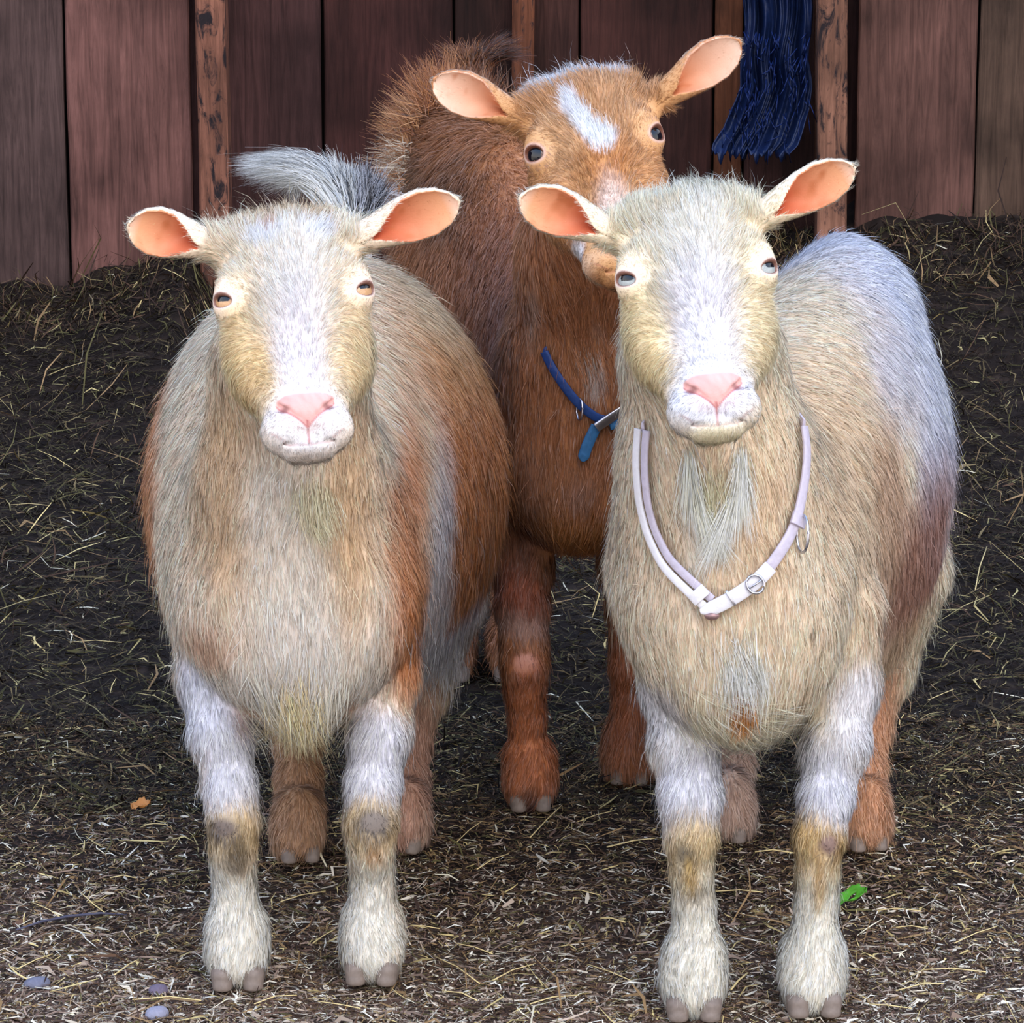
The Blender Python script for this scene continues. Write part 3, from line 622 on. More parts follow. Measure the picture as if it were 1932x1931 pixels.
# --- the right goat: pale, light collar, white over the back
h2 = head_frame(1316, 518, 3.82, 4.5, 33, 4.2, 1.0)
g2_ = common(h2, name='goat', seed=23, n=330000, base=hx(250, 222, 192), iris=hx(164, 170, 168), iris_rim=hx(120, 110, 100), eye_label='pale grey eye with a dark bar pupil', origin=(.22, 4.15, 0),
    gaze=((-.1, -.1), (.1, -.15)), pupil=(.42, .22),
    prims=[torso([(3.89, 1290, 1500, 1000, 1330), (3.945, 1205, 1575, 880, 1392), (4.01, 1170, 1640, 780, 1405), (4.10, 1172, 1690, 660, 1390), (4.20, 1210, 1745, 570, 1360), (4.32, 1275, 1795, 500, 1335), (4.43, 1330, 1806, 462, 1310), (4.52, 1385, 1770, 440, 1220), (4.60, 1440, 1700, 450, 1030), (4.65, 1500, 1650, 500, 800)], n=1.88),
           EL(P(1390, 1200, 3.93), np.array([.10, .06, .10]), k=.05), EL(P(1620, 590, 4.5), np.array([.055, .09, .06]), k=.04)],
    neck=[(HL(h2, 0, .01, -.035), .056), (P(1325, 680, 3.97), .070), (P(1350, 880, 3.98), .088), (P(1370, 1050, 4.0), .118)],
    ears=[(P(1158, 440, 3.86), P(983, 372, 3.835), np.array([-.15, -1, -.1]), .0255), (P(1425, 412, 3.86), P(1609, 314, 3.835), np.array([.15, -1, -.15]), .0240)],
    legs=[leg([(1275, 1140, .06, 78), (1278, 1290, .05, 62), (1290, 1400, .02, 56), (1302, 1500, 0, 50), (1304, 1575, -.010, 42), (1305, 1640, -.006, 32), (1309, 1700, 0, 31), (1311, 1760, 0, 34), (1310, 1810, .002, 39), (1309, 1850, .001, 44)], 1310, 1930, 0, 1.1),
          leg([(1585, 1140, .06, 78), (1590, 1290, .05, 62), (1580, 1400, .02, 52), (1560, 1500, 0, 42), (1546, 1575, -.010, 40), (1543, 1640, -.006, 32), (1541, 1695, 0, 31), (1538, 1755, 0, 34), (1536, 1805, .002, 41), (1535, 1850, .001, 46)], 1535, 1922, .05, 1.1),
          leg([(1440, 1100, .12, 120), (1410, 1260, .12, 64), (1385, 1380, .095, 36), (1380, 1450, .055, 34), (1378, 1510, .022, 32), (1376, 1545, .005, 37)], 1376, 1596, -.1, .86),
          leg([(1670, 1080, .12, 120), (1660, 1250, .12, 62), (1640, 1370, .095, 36), (1630, 1450, .055, 32), (1632, 1530, .022, 31), (1633, 1560, .005, 40)], 1635, 1612, .2, .86)],
    blobs=[
        B3(1600, 620, 4.5, .20, .25, .13, hx(214, 218, 236), .35, .95), B3(1745, 830, 4.42, .055, .25, .13, hx(222, 224, 242), .3, .95), B3(1640, 700, 4.3, .06, .15, .05, hx(220, 220, 236), .5, .8),  # white back, with the blue of the skylight put into its colour
        B3(1600, 650, 4.35, .03, .1, .03, hx(184, 150, 130), .6, .7),
        B3(1732, 1035, 4.28, .080, .32, .10, hx(164, 108, 84), .55, .92), B3(1800, 960, 4.45, .03, .2, .07, hx(206, 196, 196), .4, .6), B3(1720, 1190, 4.3, .05, .2, .045, hx(214, 180, 142), .5, .8),
        B3(1560, 900, 4.05, .08, .12, .12, hx(216, 186, 150), .6, .7), B3(1320, 960, 3.95, .05, .1, .12, hx(208, 176, 138), .6, .7), B3(1440, 960, 3.95, .03, .1, .10, hx(206, 172, 132), .6, .6),
        B3(1660, 1000, 4.12, .025, .1, .12, hx(176, 132, 96), .5, .6),
        B3(1400, 1250, 3.92, .03, .07, .035, hx(248, 240, 224), .4, .9), B3(1405, 1310, 3.92, .012, .07, .026, hx(196, 128, 44), .5, .95), B3(1400, 1370, 3.95, .12, .08, .03, hx(240, 226, 190), .5, .8),
        B3(1300, 1000, 3.93, .012, .08, .1, hx(240, 232, 218), .5, .5),
        B3(1305, 1480, 3.95, .05, .08, .06, LILAC, .35, 1), B3(1560, 1490, 3.95, .05, .08, .06, LILAC, .35, 1), B3(1240, 1330, 3.95, .03, .08, .05, hx(232, 228, 232), .4, .9), B3(1625, 1330, 3.97, .03, .08, .05, hx(232, 228, 232), .4, .9),
        B3(1304, 1610, 3.93, .04, .08, .05, hx(214, 184, 128), .4, .9), B3(1545, 1610, 3.93, .04, .08, .045, hx(212, 174, 104), .4, .95), B3(1310, 1800, 3.93, .055, .08, .10, hx(246, 236, 218), .4, 1), B3(1537, 1800, 3.93, .055, .08, .10, hx(246, 236, 218), .4, 1),
        B3(1285, 1600, 3.93, .013, .04, .020, hx(110, 100, 86), .5, .9), B3(1305, 1680, 3.93, .016, .04, .012, hx(130, 120, 104), .6, .6), B3(1300, 1640, 3.93, .008, .04, .022, hx(186, 150, 80), .5, .8), B3(1562, 1588, 3.93, .011, .04, .014, hx(132, 106, 96), .4, 1), B3(1545, 1660, 3.93, .007, .04, .03, hx(206, 164, 96), .6, .7),
        B3(1378, 1430, 4.5, .055, .14, .17, hx(206, 170, 150), .4, .9), B3(1640, 1440, 4.5, .055, .14, .16, hx(216, 160, 120), .4, 1),
        BH(h2, 0, .03, .03, .13, .19, .12, hx(252, 230, 198), .25), BH(h2, .058, .07, 0, .02, .06, .06, hx(220, 196, 146), .6, .55), BH(h2, -.058, .075, 0, .024, .07, .06, hx(226, 198, 142), .6, .7),
        BH(h2, 0, -.03, .05, .035, .06, .05, hx(250, 240, 224), .7, .9), BH(h2, 0, .075, .045, .030, .075, .04, hx(240, 234, 240), .5, 1), BH(h2, 0, .15, .02, .045, .04, .05, hx(214, 214, 222), .4, 1),
        BH(h2, 0, -.085, 0, .06, .02, .05, hx(240, 226, 198), .5, .8), BH(h2, -.02, -.062, .04, .02, .008, .03, hx(214, 186, 140), .5, .6), BH(h2, 0, .186, .005, .03, .012, .03, hx(238, 224, 180), .5, .8)],
    guides=[g2(1350, 1180, 3.9, .05, 1, 38), g2(1400, 1300, 3.92, 0, 1, 55, .3), g2(1470, 1250, 3.92, -.1, 1, 42), g2(1300, 1200, 3.95, .1, 1, 40), g2(1220, 1050, 4.0, -.1, 1, 38), g2(1200, 900, 4.02, -.25, 1, 36),
        g2(1330, 900, 3.93, .05, 1, 34), g2(1280, 1000, 3.95, .2, 1, 34), g2(1430, 950, 3.95, .1, 1, 34), g2(1560, 900, 4.02, .75, .8, 40), g2(1600, 1100, 4.02, .45, 1, 40), g2(1500, 700, 4.1, 1, -.05, 36), g2(1560, 560, 4.4, .6, -.6, 32), g2(1660, 560, 4.5, .7, .5, 34),
        g2(1620, 700, 4.3, .75, .6, 38), g2(1730, 780, 4.4, .45, .9, 40), g2(1780, 950, 4.4, .2, 1, 44), g2(1720, 1100, 4.3, .3, .9, 46), g2(1730, 1220, 4.3, .5, .8, 62, .4), g2(1660, 1250, 4.15, .3, 1, 50, .3), g2(1480, 1370, 3.98, .1, 1, 56, .4), g2(1340, 1370, 3.98, -.1, 1, 50, .4),
        g2(1260, 1330, 3.95, .15, 1, 32), g2(1300, 1500, 3.93, .1, 1, 26), g2(1305, 1620, 3.93, .05, 1, 22, .3), g2(1310, 1730, 3.93, 0, 1, 24, .25), g2(1285, 1840, 3.93, -.16, 1, 26, .22), g2(1335, 1840, 3.93, .16, 1, 26, .22), g2(1310, 1895, 3.91, 0, 1, 24, .12),
        g2(1600, 1330, 3.97, -.15, 1, 32), g2(1555, 1500, 3.93, -.1, 1, 26), g2(1545, 1620, 3.93, -.05, 1, 22, .3), g2(1538, 1730, 3.93, 0, 1, 24, .25), g2(1510, 1840, 3.93, -.16, 1, 26, .22), g2(1562, 1840, 3.93, .16, 1, 26, .22), g2(1535, 1890, 3.91, 0, 1, 24, .12),
        g2(1378, 1450, 4.45, 0, 1, 30, .3), g2(1395, 1550, 4.42, .2, 1, 26, .25), g2(1632, 1450, 4.45, 0, 1, 30, .3), g2(1650, 1550, 4.42, .2, 1, 26, .25), g2(1615, 1550, 4.42, -.2, 1, 26, .25)],
    locks=[([(1298, 835), (1302, 890), (1322, 950), (1350, 1010)], 11, 800, 110, hx(250, 244, 224), .25), ([(1398, 835), (1398, 900), (1376, 960), (1350, 1015)], 15, 1000, 110, hx(254, 250, 234), .25), ([(1335, 885), (1345, 930)], 40, 300, 70, hx(240, 226, 190), .3),
        ([(1290, 1330), (1400, 1380), (1500, 1350)], 50, 500, 70, hx(246, 234, 206), .4), ([(1405, 1290), (1405, 1350)], 22, 300, 60, hx(190, 124, 46), .3), ([(1395, 1215), (1400, 1290)], 60, 500, 70, hx(252, 248, 236), .35)],
    bald=[(P(1285, 1598, 3.93), np.array([.009, .04, .014])), (P(1562, 1586, 3.93), np.array([.0095, .04, .0125]))])

# --- the brown goat behind them
h3 = head_frame(1124, 273, 4.40, 10, 35, 8.0, 1.0); h3['open'] = 1.4
g3 = common(h3, name='goat', seed=37, n=270000, base=hx(188, 124, 80), iris=hx(110, 76, 58), iris_rim=hx(60, 40, 30), eye_label='dark brown eye with a black pupil', origin=(.02, 4.8, 0), wid=1.15,
    lid=hx(214, 176, 160), lidrim=hx(110, 66, 50), ear_in=hx(236, 194, 170), ear_deep=hx(206, 134, 92), pupil=(.52, .46),
    prims=[torso([(4.575, 1010, 1185, 780, 975), (4.63, 955, 1240, 640, 1022), (4.72, 905, 1235, 470, 1030), (4.84, 845, 1190, 350, 1020), (4.96, 790, 1125, 262, 985), (5.08, 752, 1060, 205, 935), (5.19, 738, 1015, 172, 870), (5.28, 760, 975, 165, 760), (5.35, 800, 930, 200, 600)]),
           EL(P(1090, 860, 4.62), np.array([.085, .06, .10]), k=.05)],
    neck=[(HL(h3, 0, .01, -.035), .056), (P(1110, 480, 4.56), .070), (P(1092, 680, 4.62), .080), (P(1080, 840, 4.66), .10)],
    ears=[(P(985, 222, 4.44), P(818, 152, 4.415), np.array([-.12, -1, -.05]), .0262), (P(1240, 190, 4.44), P(1394, 78, 4.415), np.array([.12, -1, -.1]), .0262)],
    legs=[leg([(985, 930, .06, 66), (985, 1060, .04, 52), (985, 1140, .01, 42), (988, 1200, -.005, 37), (990, 1250, -.014, 37), (990, 1300, -.008, 31), (994, 1350, 0, 28), (996, 1420, .003, 31), (1000, 1470, .002, 37)], 1000, 1536, .05, .96),
          leg([(1185, 930, .06, 66), (1190, 1060, .04, 52), (1192, 1140, .01, 40), (1194, 1200, -.005, 34), (1192, 1250, -.010, 34), (1192, 1300, -.004, 29), (1192, 1350, 0, 30), (1190, 1410, .004, 38), (1190, 1440, .004, 41)], 1190, 1486, -.1, .92),
          leg([(850, 760, .1, 120), (850, 960, .12, 60), (850, 1080, .12, 34), (850, 1140, .06, 30), (850, 1200, .01, 32)], 850, 1290, 0, 1.0),
          leg([(960, 760, .1, 110), (965, 960, .12, 60), (970, 1080, .12, 34), (970, 1140, .06, 30), (968, 1200, .01, 32)], 968, 1290, 0, 1.0)],
    blobs=[
        B3(850, 330, 5.0, .06, .12, .06, hx(70, 40, 24), .6, .85), B3(830, 240, 5.1, .14, .2, .06, hx(176, 112, 66), .5, .8), B3(760, 300, 5.2, .03, .2, .08, hx(214, 190, 160), .5, .7), B3(730, 370, 5.2, .02, .2, .03, hx(216, 212, 226), .4, .9),  # first patch: shade of the hollow by the spine, painted into the coat
        B3(930, 560, 4.8, .05, .15, .12, hx(156, 98, 70), .6, .7), B3(960, 700, 4.7, .03, .12, .12, hx(146, 98, 80), .6, .7), B3(1000, 900, 4.6, .05, .1, .05, hx(166, 112, 76), .6, .6), B3(1090, 980, 4.6, .08, .1, .03, hx(196, 128, 64), .5, .8),
        B3(1122, 690, 4.58, .012, .06, .022, hx(214, 196, 190), .5, .85), B3(1005, 560, 4.57, .008, .06, .05, hx(190, 160, 140), .6, .7), B3(1125, 590, 4.57, .010, .06, .020, hx(200, 176, 160), .6, .7), B3(1100, 900, 4.58, .02, .06, .02, hx(180, 150, 140), .7, .5),
        B3(1000, 870, 4.6, .02, .06, .05, hx(150, 106, 90), .6, .5), B3(985, 1060, 4.6, .05, .08, .06, hx(128, 78, 62), .5, .8), B3(985, 1130, 4.58, .05, .08, .03, hx(168, 92, 66), .5, .8), B3(985, 1185, 4.58, .05, .06, .018, hx(196, 160, 150), .5, .7), B3(988, 1255, 4.58, .016, .06, .017, hx(220, 156, 140), .4, 1), B3(988, 1292, 4.58, .018, .06, .010, hx(88, 52, 44), .5, .7),
        B3(997, 1400, 4.6, .06, .08, .10, hx(196, 116, 70), .4, .9), B3(1190, 1330, 4.65, .06, .08, .13, hx(180, 106, 66), .4, .9), B3(1002, 1505, 4.58, .014, .05, .016, hx(90, 46, 26), .5, .8), B3(1002, 1530, 4.58, .05, .05, .010, hx(140, 120, 130), .6, .5), B3(1195, 1400, 4.65, .006, .05, .006, hx(230, 220, 220), .4, .8),
        BH(h3, 0, .03, .03, .13, .19, .12, hx(206, 150, 98), .25), BH(h3, 0, .05, .045, .03, .03, .04, hx(196, 128, 66), .6, .8), BH(h3, .0, .11, .045, .022, .05, .04, hx(222, 194, 180), .5, .9),
        BH(h3, -.002, .012, .055, .019, .019, .03, hx(244, 246, 255), .25, 1), BH(h3, -.014, -.012, .055, .012, .022, .03, hx(244, 246, 255), .3, 1), BH(h3, -.022, -.04, .05, .010, .020, .03, hx(240, 240, 250), .35, 1),
        BH(h3, -.03, -.088, .02, .05, .012, .05, hx(238, 236, 240), .4, .9), BH(h3, .04, -.09, .02, .025, .016, .05, hx(240, 240, 248), .4, .9), BH(h3, .035, -.03, .04, .03, .04, .04, hx(216, 168, 120), .6, .6), BH(h3, -.045, 0, .04, .02, .04, .04, hx(214, 170, 124), .6, .6),
        BH(h3, -.038, .13, -.005, .012, .022, .02, hx(244, 244, 252), .4, 1), BH(h3, -.03, .165, .0, .03, .014, .03, hx(226, 190, 160), .5, .9)],
    guides=[g2(850, 130, 5.15, -.3, -1, 62, .8), g2(780, 220, 5.1, -.8, -.6, 50, .7), g2(745, 320, 5.15, -.8, .1, 46, .6), g2(820, 300, 5.0, -.5, .7, 34, .3), g2(880, 350, 4.9, .5, .7, 34, .3), g2(900, 480, 4.8, .3, 1, 36), g2(930, 620, 4.75, .4, 1, 38), g2(960, 760, 4.7, .2, 1, 40),
        g2(940, 900, 4.65, 0, 1, 40), g2(1080, 700, 4.55, .05, 1, 36), g2(1100, 560, 4.55, .1, 1, 34), g2(1020, 600, 4.55, -.05, 1, 34), g2(1080, 900, 4.57, 0, 1, 38), g2(1100, 1000, 4.6, .1, 1, 46, .35), g2(1200, 850, 4.65, .2, 1, 36),
        g2(985, 1050, 4.6, 0, 1, 34), g2(985, 1200, 4.58, 0, 1, 24), g2(992, 1350, 4.6, 0, 1, 24), g2(975, 1480, 4.58, -.2, 1, 26, .25), g2(1025, 1480, 4.58, .2, 1, 26, .25), g2(1000, 1520, 4.57, 0, 1, 20, .2), g2(1190, 1050, 4.65, 0, 1, 32), g2(1190, 1300, 4.65, -.05, 1, 26), g2(1165, 1430, 4.65, -.2, 1, 26, .25), g2(1210, 1430, 4.65, .3, 1, 34, .5)],
    locks=[([(1110, 650), (1122, 740)], 26, 260, 50, hx(226, 206, 196), .2)],
    bald=[(P(988, 1255, 4.565), np.array([.014, .04, .015]))])
# ------------------------------------------------------------------ the barn
WY = 7.6
def wx(px, Y=WY): return (px-966)/S(Y, 200)
def mat_wood(name):
    m, n, l, b = newmat(name)
    a = n.new('ShaderNodeAttribute'); a.attribute_name = 'Col'
    tc = n.new('ShaderNodeTexCoord'); mp = n.new('ShaderNodeMapping'); mp.inputs['Scale'].default_value = (34, 34, 2.2)
    l.new(tc.outputs['Object'], mp.inputs['Vector'])
    g = n.new('ShaderNodeTexNoise'); g.inputs['Scale'].default_value = 2.2; g.inputs['Detail'].default_value = 8; g.inputs['Roughness'].default_value = .7; g.inputs['Distortion'].default_value = 1.2
    l.new(mp.outputs[0], g.inputs['Vector'])
    st = n.new('ShaderNodeTexNoise'); st.inputs['Scale'].default_value = 5; st.inputs['Detail'].default_value = 6; l.new(tc.outputs['Object'], st.inputs['Vector'])
    r1 = n.new('ShaderNodeMapRange'); r1.inputs['From Min'].default_value = .3; r1.inputs['From Max'].default_value = .7; r1.inputs['To Min'].default_value = .35; r1.inputs['To Max'].default_value = 1.15
    l.new(g.outputs['Fac'], r1.inputs['Value'])
    r2 = n.new('ShaderNodeMapRange'); r2.inputs['From Min'].default_value = .3; r2.inputs['From Max'].default_value = .7; r2.inputs['To Min'].default_value = .4; r2.inputs['To Max'].default_value = 1.3
    l.new(st.outputs['Fac'], r2.inputs['Value'])
    mm = n.new('ShaderNodeMath'); mm.operation = 'MULTIPLY'; l.new(r1.outputs[0], mm.inputs[0]); l.new(r2.outputs[0], mm.inputs[1])
    vm = n.new('ShaderNodeVectorMath'); vm.operation = 'SCALE'; l.new(a.outputs['Color'], vm.inputs[0]); l.new(mm.outputs[0], vm.inputs['Scale'])
    l.new(vm.outputs[0], b.inputs['Base Color']); b.inputs['Roughness'].default_value = .75; b.inputs['Specular IOR Level'].default_value = .2
    bp = n.new('ShaderNodeBump'); bp.inputs['Strength'].default_value = .6; bp.inputs['Distance'].default_value = .004; l.new(g.outputs['Fac'], bp.inputs['Height']); l.new(bp.outputs[0], b.inputs['Normal'])
    return m
M_wood = mat_wood('weathered_board')
def mat_rough():
    m = mat_wood('rough_post_wood'); n, l = m.node_tree.nodes, m.node_tree.links; b = n['Principled BSDF']; src = b.inputs['Base Color'].links[0].from_socket
    tc = n.new('ShaderNodeTexCoord'); mp = n.new('ShaderNodeMapping'); mp.inputs['Scale'].default_value = (22, 22, 7); mp.inputs['Rotation'].default_value = (0, .35, 0); l.new(tc.outputs['Object'], mp.inputs['Vector'])
    no = n.new('ShaderNodeTexNoise'); no.inputs['Scale'].default_value = 1.6; no.inputs['Detail'].default_value = 9; no.inputs['Roughness'].default_value = .72; no.inputs['Distortion'].default_value = 1.5; l.new(mp.outputs[0], no.inputs['Vector'])
    r = n.new('ShaderNodeMapRange'); r.inputs['From Min'].default_value = .50; r.inputs['From Max'].default_value = .60; l.new(no.outputs['Fac'], r.inputs['Value'])
    mx = n.new('ShaderNodeMix'); mx.data_type = 'RGBA'; l.new(r.outputs[0], mx.inputs[0]); l.new(src, mx.inputs[6]); mx.inputs[7].default_value = (.022, .016, .018, 1)
    l.new(mx.outputs[2], b.inputs['Base Color']); return m
M_rough = mat_rough()
class MB:
    def __init__(s): s.v, s.f, s.c = [], [], []
    def box(s, x0, x1, y0, y1, z0, z1, col, bev=.003, skew=0):
        xs = (x0, x0+bev, x1-bev, x1)
        o = len(s.v)
        ring = [(x0, y1), (x0, y0+bev), (x0+bev, y0), (x1-bev, y0), (x1, y0+bev), (x1, y1)]
        nz = max(2, int((z1-z0)/.12)); r = random.Random(int((x0+9)*1000))
        for k in range(nz):
            z = z0+(z1-z0)*k/(nz-1); w_ = skew*(k/(nz-1)-.5); j = r.uniform(-.0012, .0012)
            for x, y in ring: s.v.append((x+w_+j, y, z)); s.c.append(col)
        for k in range(nz-1):
            for i in range(6):
                a, b = o+k*6+i, o+k*6+(i+1) % 6; s.f.append((b, a, a+6, b+6))
        return s
    def build(s, name, mat, parent=None): return mesh_obj(name, s.v, [np.array(s.f)], mat, parent, np.array(s.c), None, False)
mb = MB()
RED, PALE, DK = hx(112, 72, 66), hx(140, 104, 96), hx(90, 58, 52)
for x0, x1, c in ((-420, -200, RED), (-200, 121, hx(98, 76, 72)), (125, 360, hx(136, 94, 86))): mb.box(wx(x0)+.002, wx(x1), WY, WY+.022, -.1, 1.65, c)
for x0, x1, c in ((1616, 1841, hx(120, 84, 74)), (1844, 2080, hx(106, 82, 68)), (2084, 2330, RED)): mb.box(wx(x0)+.002, wx(x1), WY, WY+.022, -.1, 1.65, c)
Y2 = WY+.14
for x0, x1, c in ((340, 606, hx(80, 52, 50)), (610, 853, hx(76, 44, 40)), (856, 1090, hx(72, 44, 38)), (1094, 1343, hx(76, 44, 38)), (1346, 1400, hx(118, 70, 46)), (1403, 1640, hx(80, 50, 44))): mb.box(wx(x0, Y2)+.002, wx(x1, Y2), Y2, Y2+.022, -.1, 1.65, c)
mb.box(-2.3, 2.3, WY+.2, WY+.22, -.1, 1.65, hx(30, 20, 18))  # dark backing sheet, added to keep sky out and the gaps black
wl = mb.build('wall_back', M_wood); tag(wl, kind='structure')
for nm, args in (('wall_left', (-2.34, -2.3, 4.4, 7.82)), ('wall_right', (2.3, 2.34, 4.4, 7.82))):
    tag(MB().box(*args, -.1, 1.65, RED).build(nm, M_wood), kind='structure')
ce = MB(); 
for i in range(17): ce.box(-2.34+i*.275, -2.34+i*.275+.27, 4.4, 7.85, 1.65, 1.675, DK)
tag(ce.build('ceiling', M_wood), kind='structure')
def post(x0, x1, y, bottom, top, lab, col, skew=0):
    m_ = MB(); m_.box(wx(x0, y), wx(x1, y), y, y+.09, bottom, top, col, .004, skew); o = m_.build('wooden_post', M_rough); tag(o, lab, 'post', kind=None); return o
post(372, 428, WY-.07, -.02, 1.65, 'rough upright post between the pale boards and the dark boards, near the fawn goat', hx(156, 104, 84))
post(1538, 1594, WY-.07, .02, 1.65, 'rough upright post with a dark knot, right of the blue hanging cloth', hx(160, 112, 90), -.02)
post(966, 1008, Y2-.05, -.02, 1.65, 'narrow upright batten on the dark boards above the brown goat', hx(136, 82, 58))

# ------------------------------------------------------------------ floor of trodden litter
def ground_h(x, y, fine=True):
    p = np.stack([x, y, 0*x], 1)
    px = 966 + x*S(WY, 300)
    mound = np.interp(px, [-400, 0, 130, 250, 360, 420, 760, 1240, 1560, 1600, 1660, 2400], [.06, .055, .06, .105, .135, .02, .01, .10, .115, .16, .19, .20])
    t = np.clip((y-6.3)/(WY-6.3), 0, 1.1); z = mound*t**1.6
    n1 = sines(p, 5, 101)[:, 0]*.010 + sines(p, 16, 102)[:, 0]*.005 + np.clip((y-6.9)/.6, 0, 1)*(np.abs(sines(p, 38, 105)[:, 0])*.016 + np.abs(sines(p, 95, 106)[:, 0])*.008)
    z = z + np.minimum(n1, 0)*np.clip((y-3.4), .3, 1) + np.maximum(n1, 0)*np.clip((y-5.2)/1.5, 0, 1)
    if fine: z = z + sines(p, 90, 103)[:, 0]*.0016 + sines(p, 240, 104)[:, 0]*.0011 - .0026
    return z
def axis(a, b, n): return np.linspace(a, b, n)
ys = np.concatenate([axis(3.2, 5, 240), axis(5.01, 7.85, 190)]); xs = axis(-2.32, 2.32, 420)
GX, GY = np.meshgrid(xs, ys); gx, gy = GX.ravel(), GY.ravel(); gz = ground_h(gx, gy)
pg = np.stack([gx, gy, gz], 1); n1 = sines(pg, 20, 110)[:, :1]; n2 = sines(pg, 120, 111)[:, :1]
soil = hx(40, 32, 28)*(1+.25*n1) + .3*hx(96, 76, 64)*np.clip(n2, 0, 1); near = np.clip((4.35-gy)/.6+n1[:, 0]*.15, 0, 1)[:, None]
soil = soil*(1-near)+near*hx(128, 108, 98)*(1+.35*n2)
W_ = len(xs); ii = (np.arange(len(ys)-1)[:, None]*W_+np.arange(W_-1)[None]).ravel()
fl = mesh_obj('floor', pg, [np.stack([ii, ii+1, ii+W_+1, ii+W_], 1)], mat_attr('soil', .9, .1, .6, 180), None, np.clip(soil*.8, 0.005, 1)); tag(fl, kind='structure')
apron = MB(); apron.v = [(-4, -1, -.03), (4, -1, -.03), (4, 3.22, -.03), (-4, 3.22, -.03)]; apron.c = [hx(120, 104, 90)]*4; apron.f = [(0, 1, 2, 3)]
tag(apron.build('trim_1', M_litter), kind='structure')

def fibres(n, r, yr, length, wid, pal, wts, xlim=1.5, tilt=.12, up=.002):
    y = r.uniform(yr[0], yr[1], n) if len(yr) == 2 else yr[0]+(yr[1]-yr[0])*r.beta(1, yr[2], n); x = r.uniform(-1, 1, n)*(.30+y*.20).clip(0, xlim+.9)
    a = r.uniform(0, 2*math.pi, n); L = np.exp(r.normal(math.log(length), .5, n)).clip(.006, .12)
    d = np.stack([np.cos(a), np.sin(a), 0*a], 1); s_ = np.stack([-np.sin(a), np.cos(a), r.normal(size=n)*.5], 1)
    c = np.stack([x, y, 0*x], 1); bend = (r.normal(size=n)*.15*L)[:, None]; tl = (r.normal(size=n)*tilt*L)
    P0, P1, P2 = c-d*L[:, None]/2, c+s_*bend, c+d*L[:, None]/2
    for q, k in ((P0, -1), (P1, 0), (P2, 1)): q[:, 2] = ground_h(q[:, 0], q[:, 1]) + up + np.abs(tl)*(.5+.5*k) + (np.abs(bend[:, 0])*.5 if k == 0 else 0)
    wd = (wid*np.exp(r.normal(0, .4, n)))[:, None]*s_
    V = np.stack([P0-wd*.6, P0+wd*.6, P1-wd, P1+wd, P2-wd*.4, P2+wd*.4], 1).reshape(-1, 3); i = np.arange(n)[:, None]*6
    Q = np.concatenate([np.concatenate([i, i+1, i+3, i+2], 1), np.concatenate([i+2, i+3, i+5, i+4], 1)])
    k = r.choice(len(pal), n, p=wts); col = np.array(pal)[k]*r.uniform(.6, 1.3, (n, 1))
    return V, Q, np.repeat(np.clip(col*.88, 0, 1), 6, 0)
PAL = [hx(62, 46, 38), hx(90, 66, 50), hx(98, 90, 56), hx(150, 120, 84), hx(214, 190, 130), hx(238, 226, 196)]
r_ = np.random.default_rng(77); fb = []
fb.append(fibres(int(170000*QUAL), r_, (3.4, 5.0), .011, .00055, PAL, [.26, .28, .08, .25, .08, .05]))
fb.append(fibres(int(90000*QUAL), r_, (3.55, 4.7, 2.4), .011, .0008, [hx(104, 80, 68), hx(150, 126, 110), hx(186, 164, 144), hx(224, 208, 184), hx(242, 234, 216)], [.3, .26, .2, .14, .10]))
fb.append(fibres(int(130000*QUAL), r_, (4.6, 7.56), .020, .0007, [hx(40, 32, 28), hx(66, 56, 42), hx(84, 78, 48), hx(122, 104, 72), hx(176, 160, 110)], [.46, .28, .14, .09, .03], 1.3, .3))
fb.append(fibres(int(2600*QUAL), r_, (5.4, 7.56), .045, .0008, PAL, [.1, .2, .3, .25, .12, .03], 1.3, .5))
fb.append(fibres(int(7000*QUAL), r_, (7.25, 7.575), .028, .0009, PAL, [.42, .28, .16, .10, .03, .01], 1.4, .5, .003))
rec = fibres(int(14000*QUAL), r_, (7.5, 7.735), .026, .0009, PAL, [.36, .26, .16, .14, .06, .02], 1.4, .6, .004)
vx = rec[0].reshape(-1, 6, 3); kp_ = (vx[:, :, 0].min(1) > wx(445)) & (vx[:, :, 0].max(1) < wx(1585)) & (vx[:, :, 1].max(1) < 7.738); nk = int(kp_.sum()); i6 = np.arange(nk)[:, None]*6
fb.append((vx[kp_].reshape(-1, 3), np.concatenate([np.concatenate([i6, i6+1, i6+3, i6+2], 1), np.concatenate([i6+2, i6+3, i6+5, i6+4], 1)]), rec[2].reshape(-1, 6, 3)[kp_].reshape(-1, 3)))
fb.append(fibres(int(5000*QUAL), r_, (3.5, 6.5), .035, .0008, PAL, [.1, .14, .2, .3, .2, .06], 1.3, .25))
V, Q, c_ = [], [], []; o_ = 0
for a_, b_, d_ in fb: V.append(a_); Q.append(b_+o_); c_.append(d_); o_ += len(a_)
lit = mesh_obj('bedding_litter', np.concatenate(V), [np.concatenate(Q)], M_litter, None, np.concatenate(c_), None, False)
tag(lit, 'trodden brown litter of straw bits, shavings and chaff covering the barn floor', 'litter', kind='stuff')

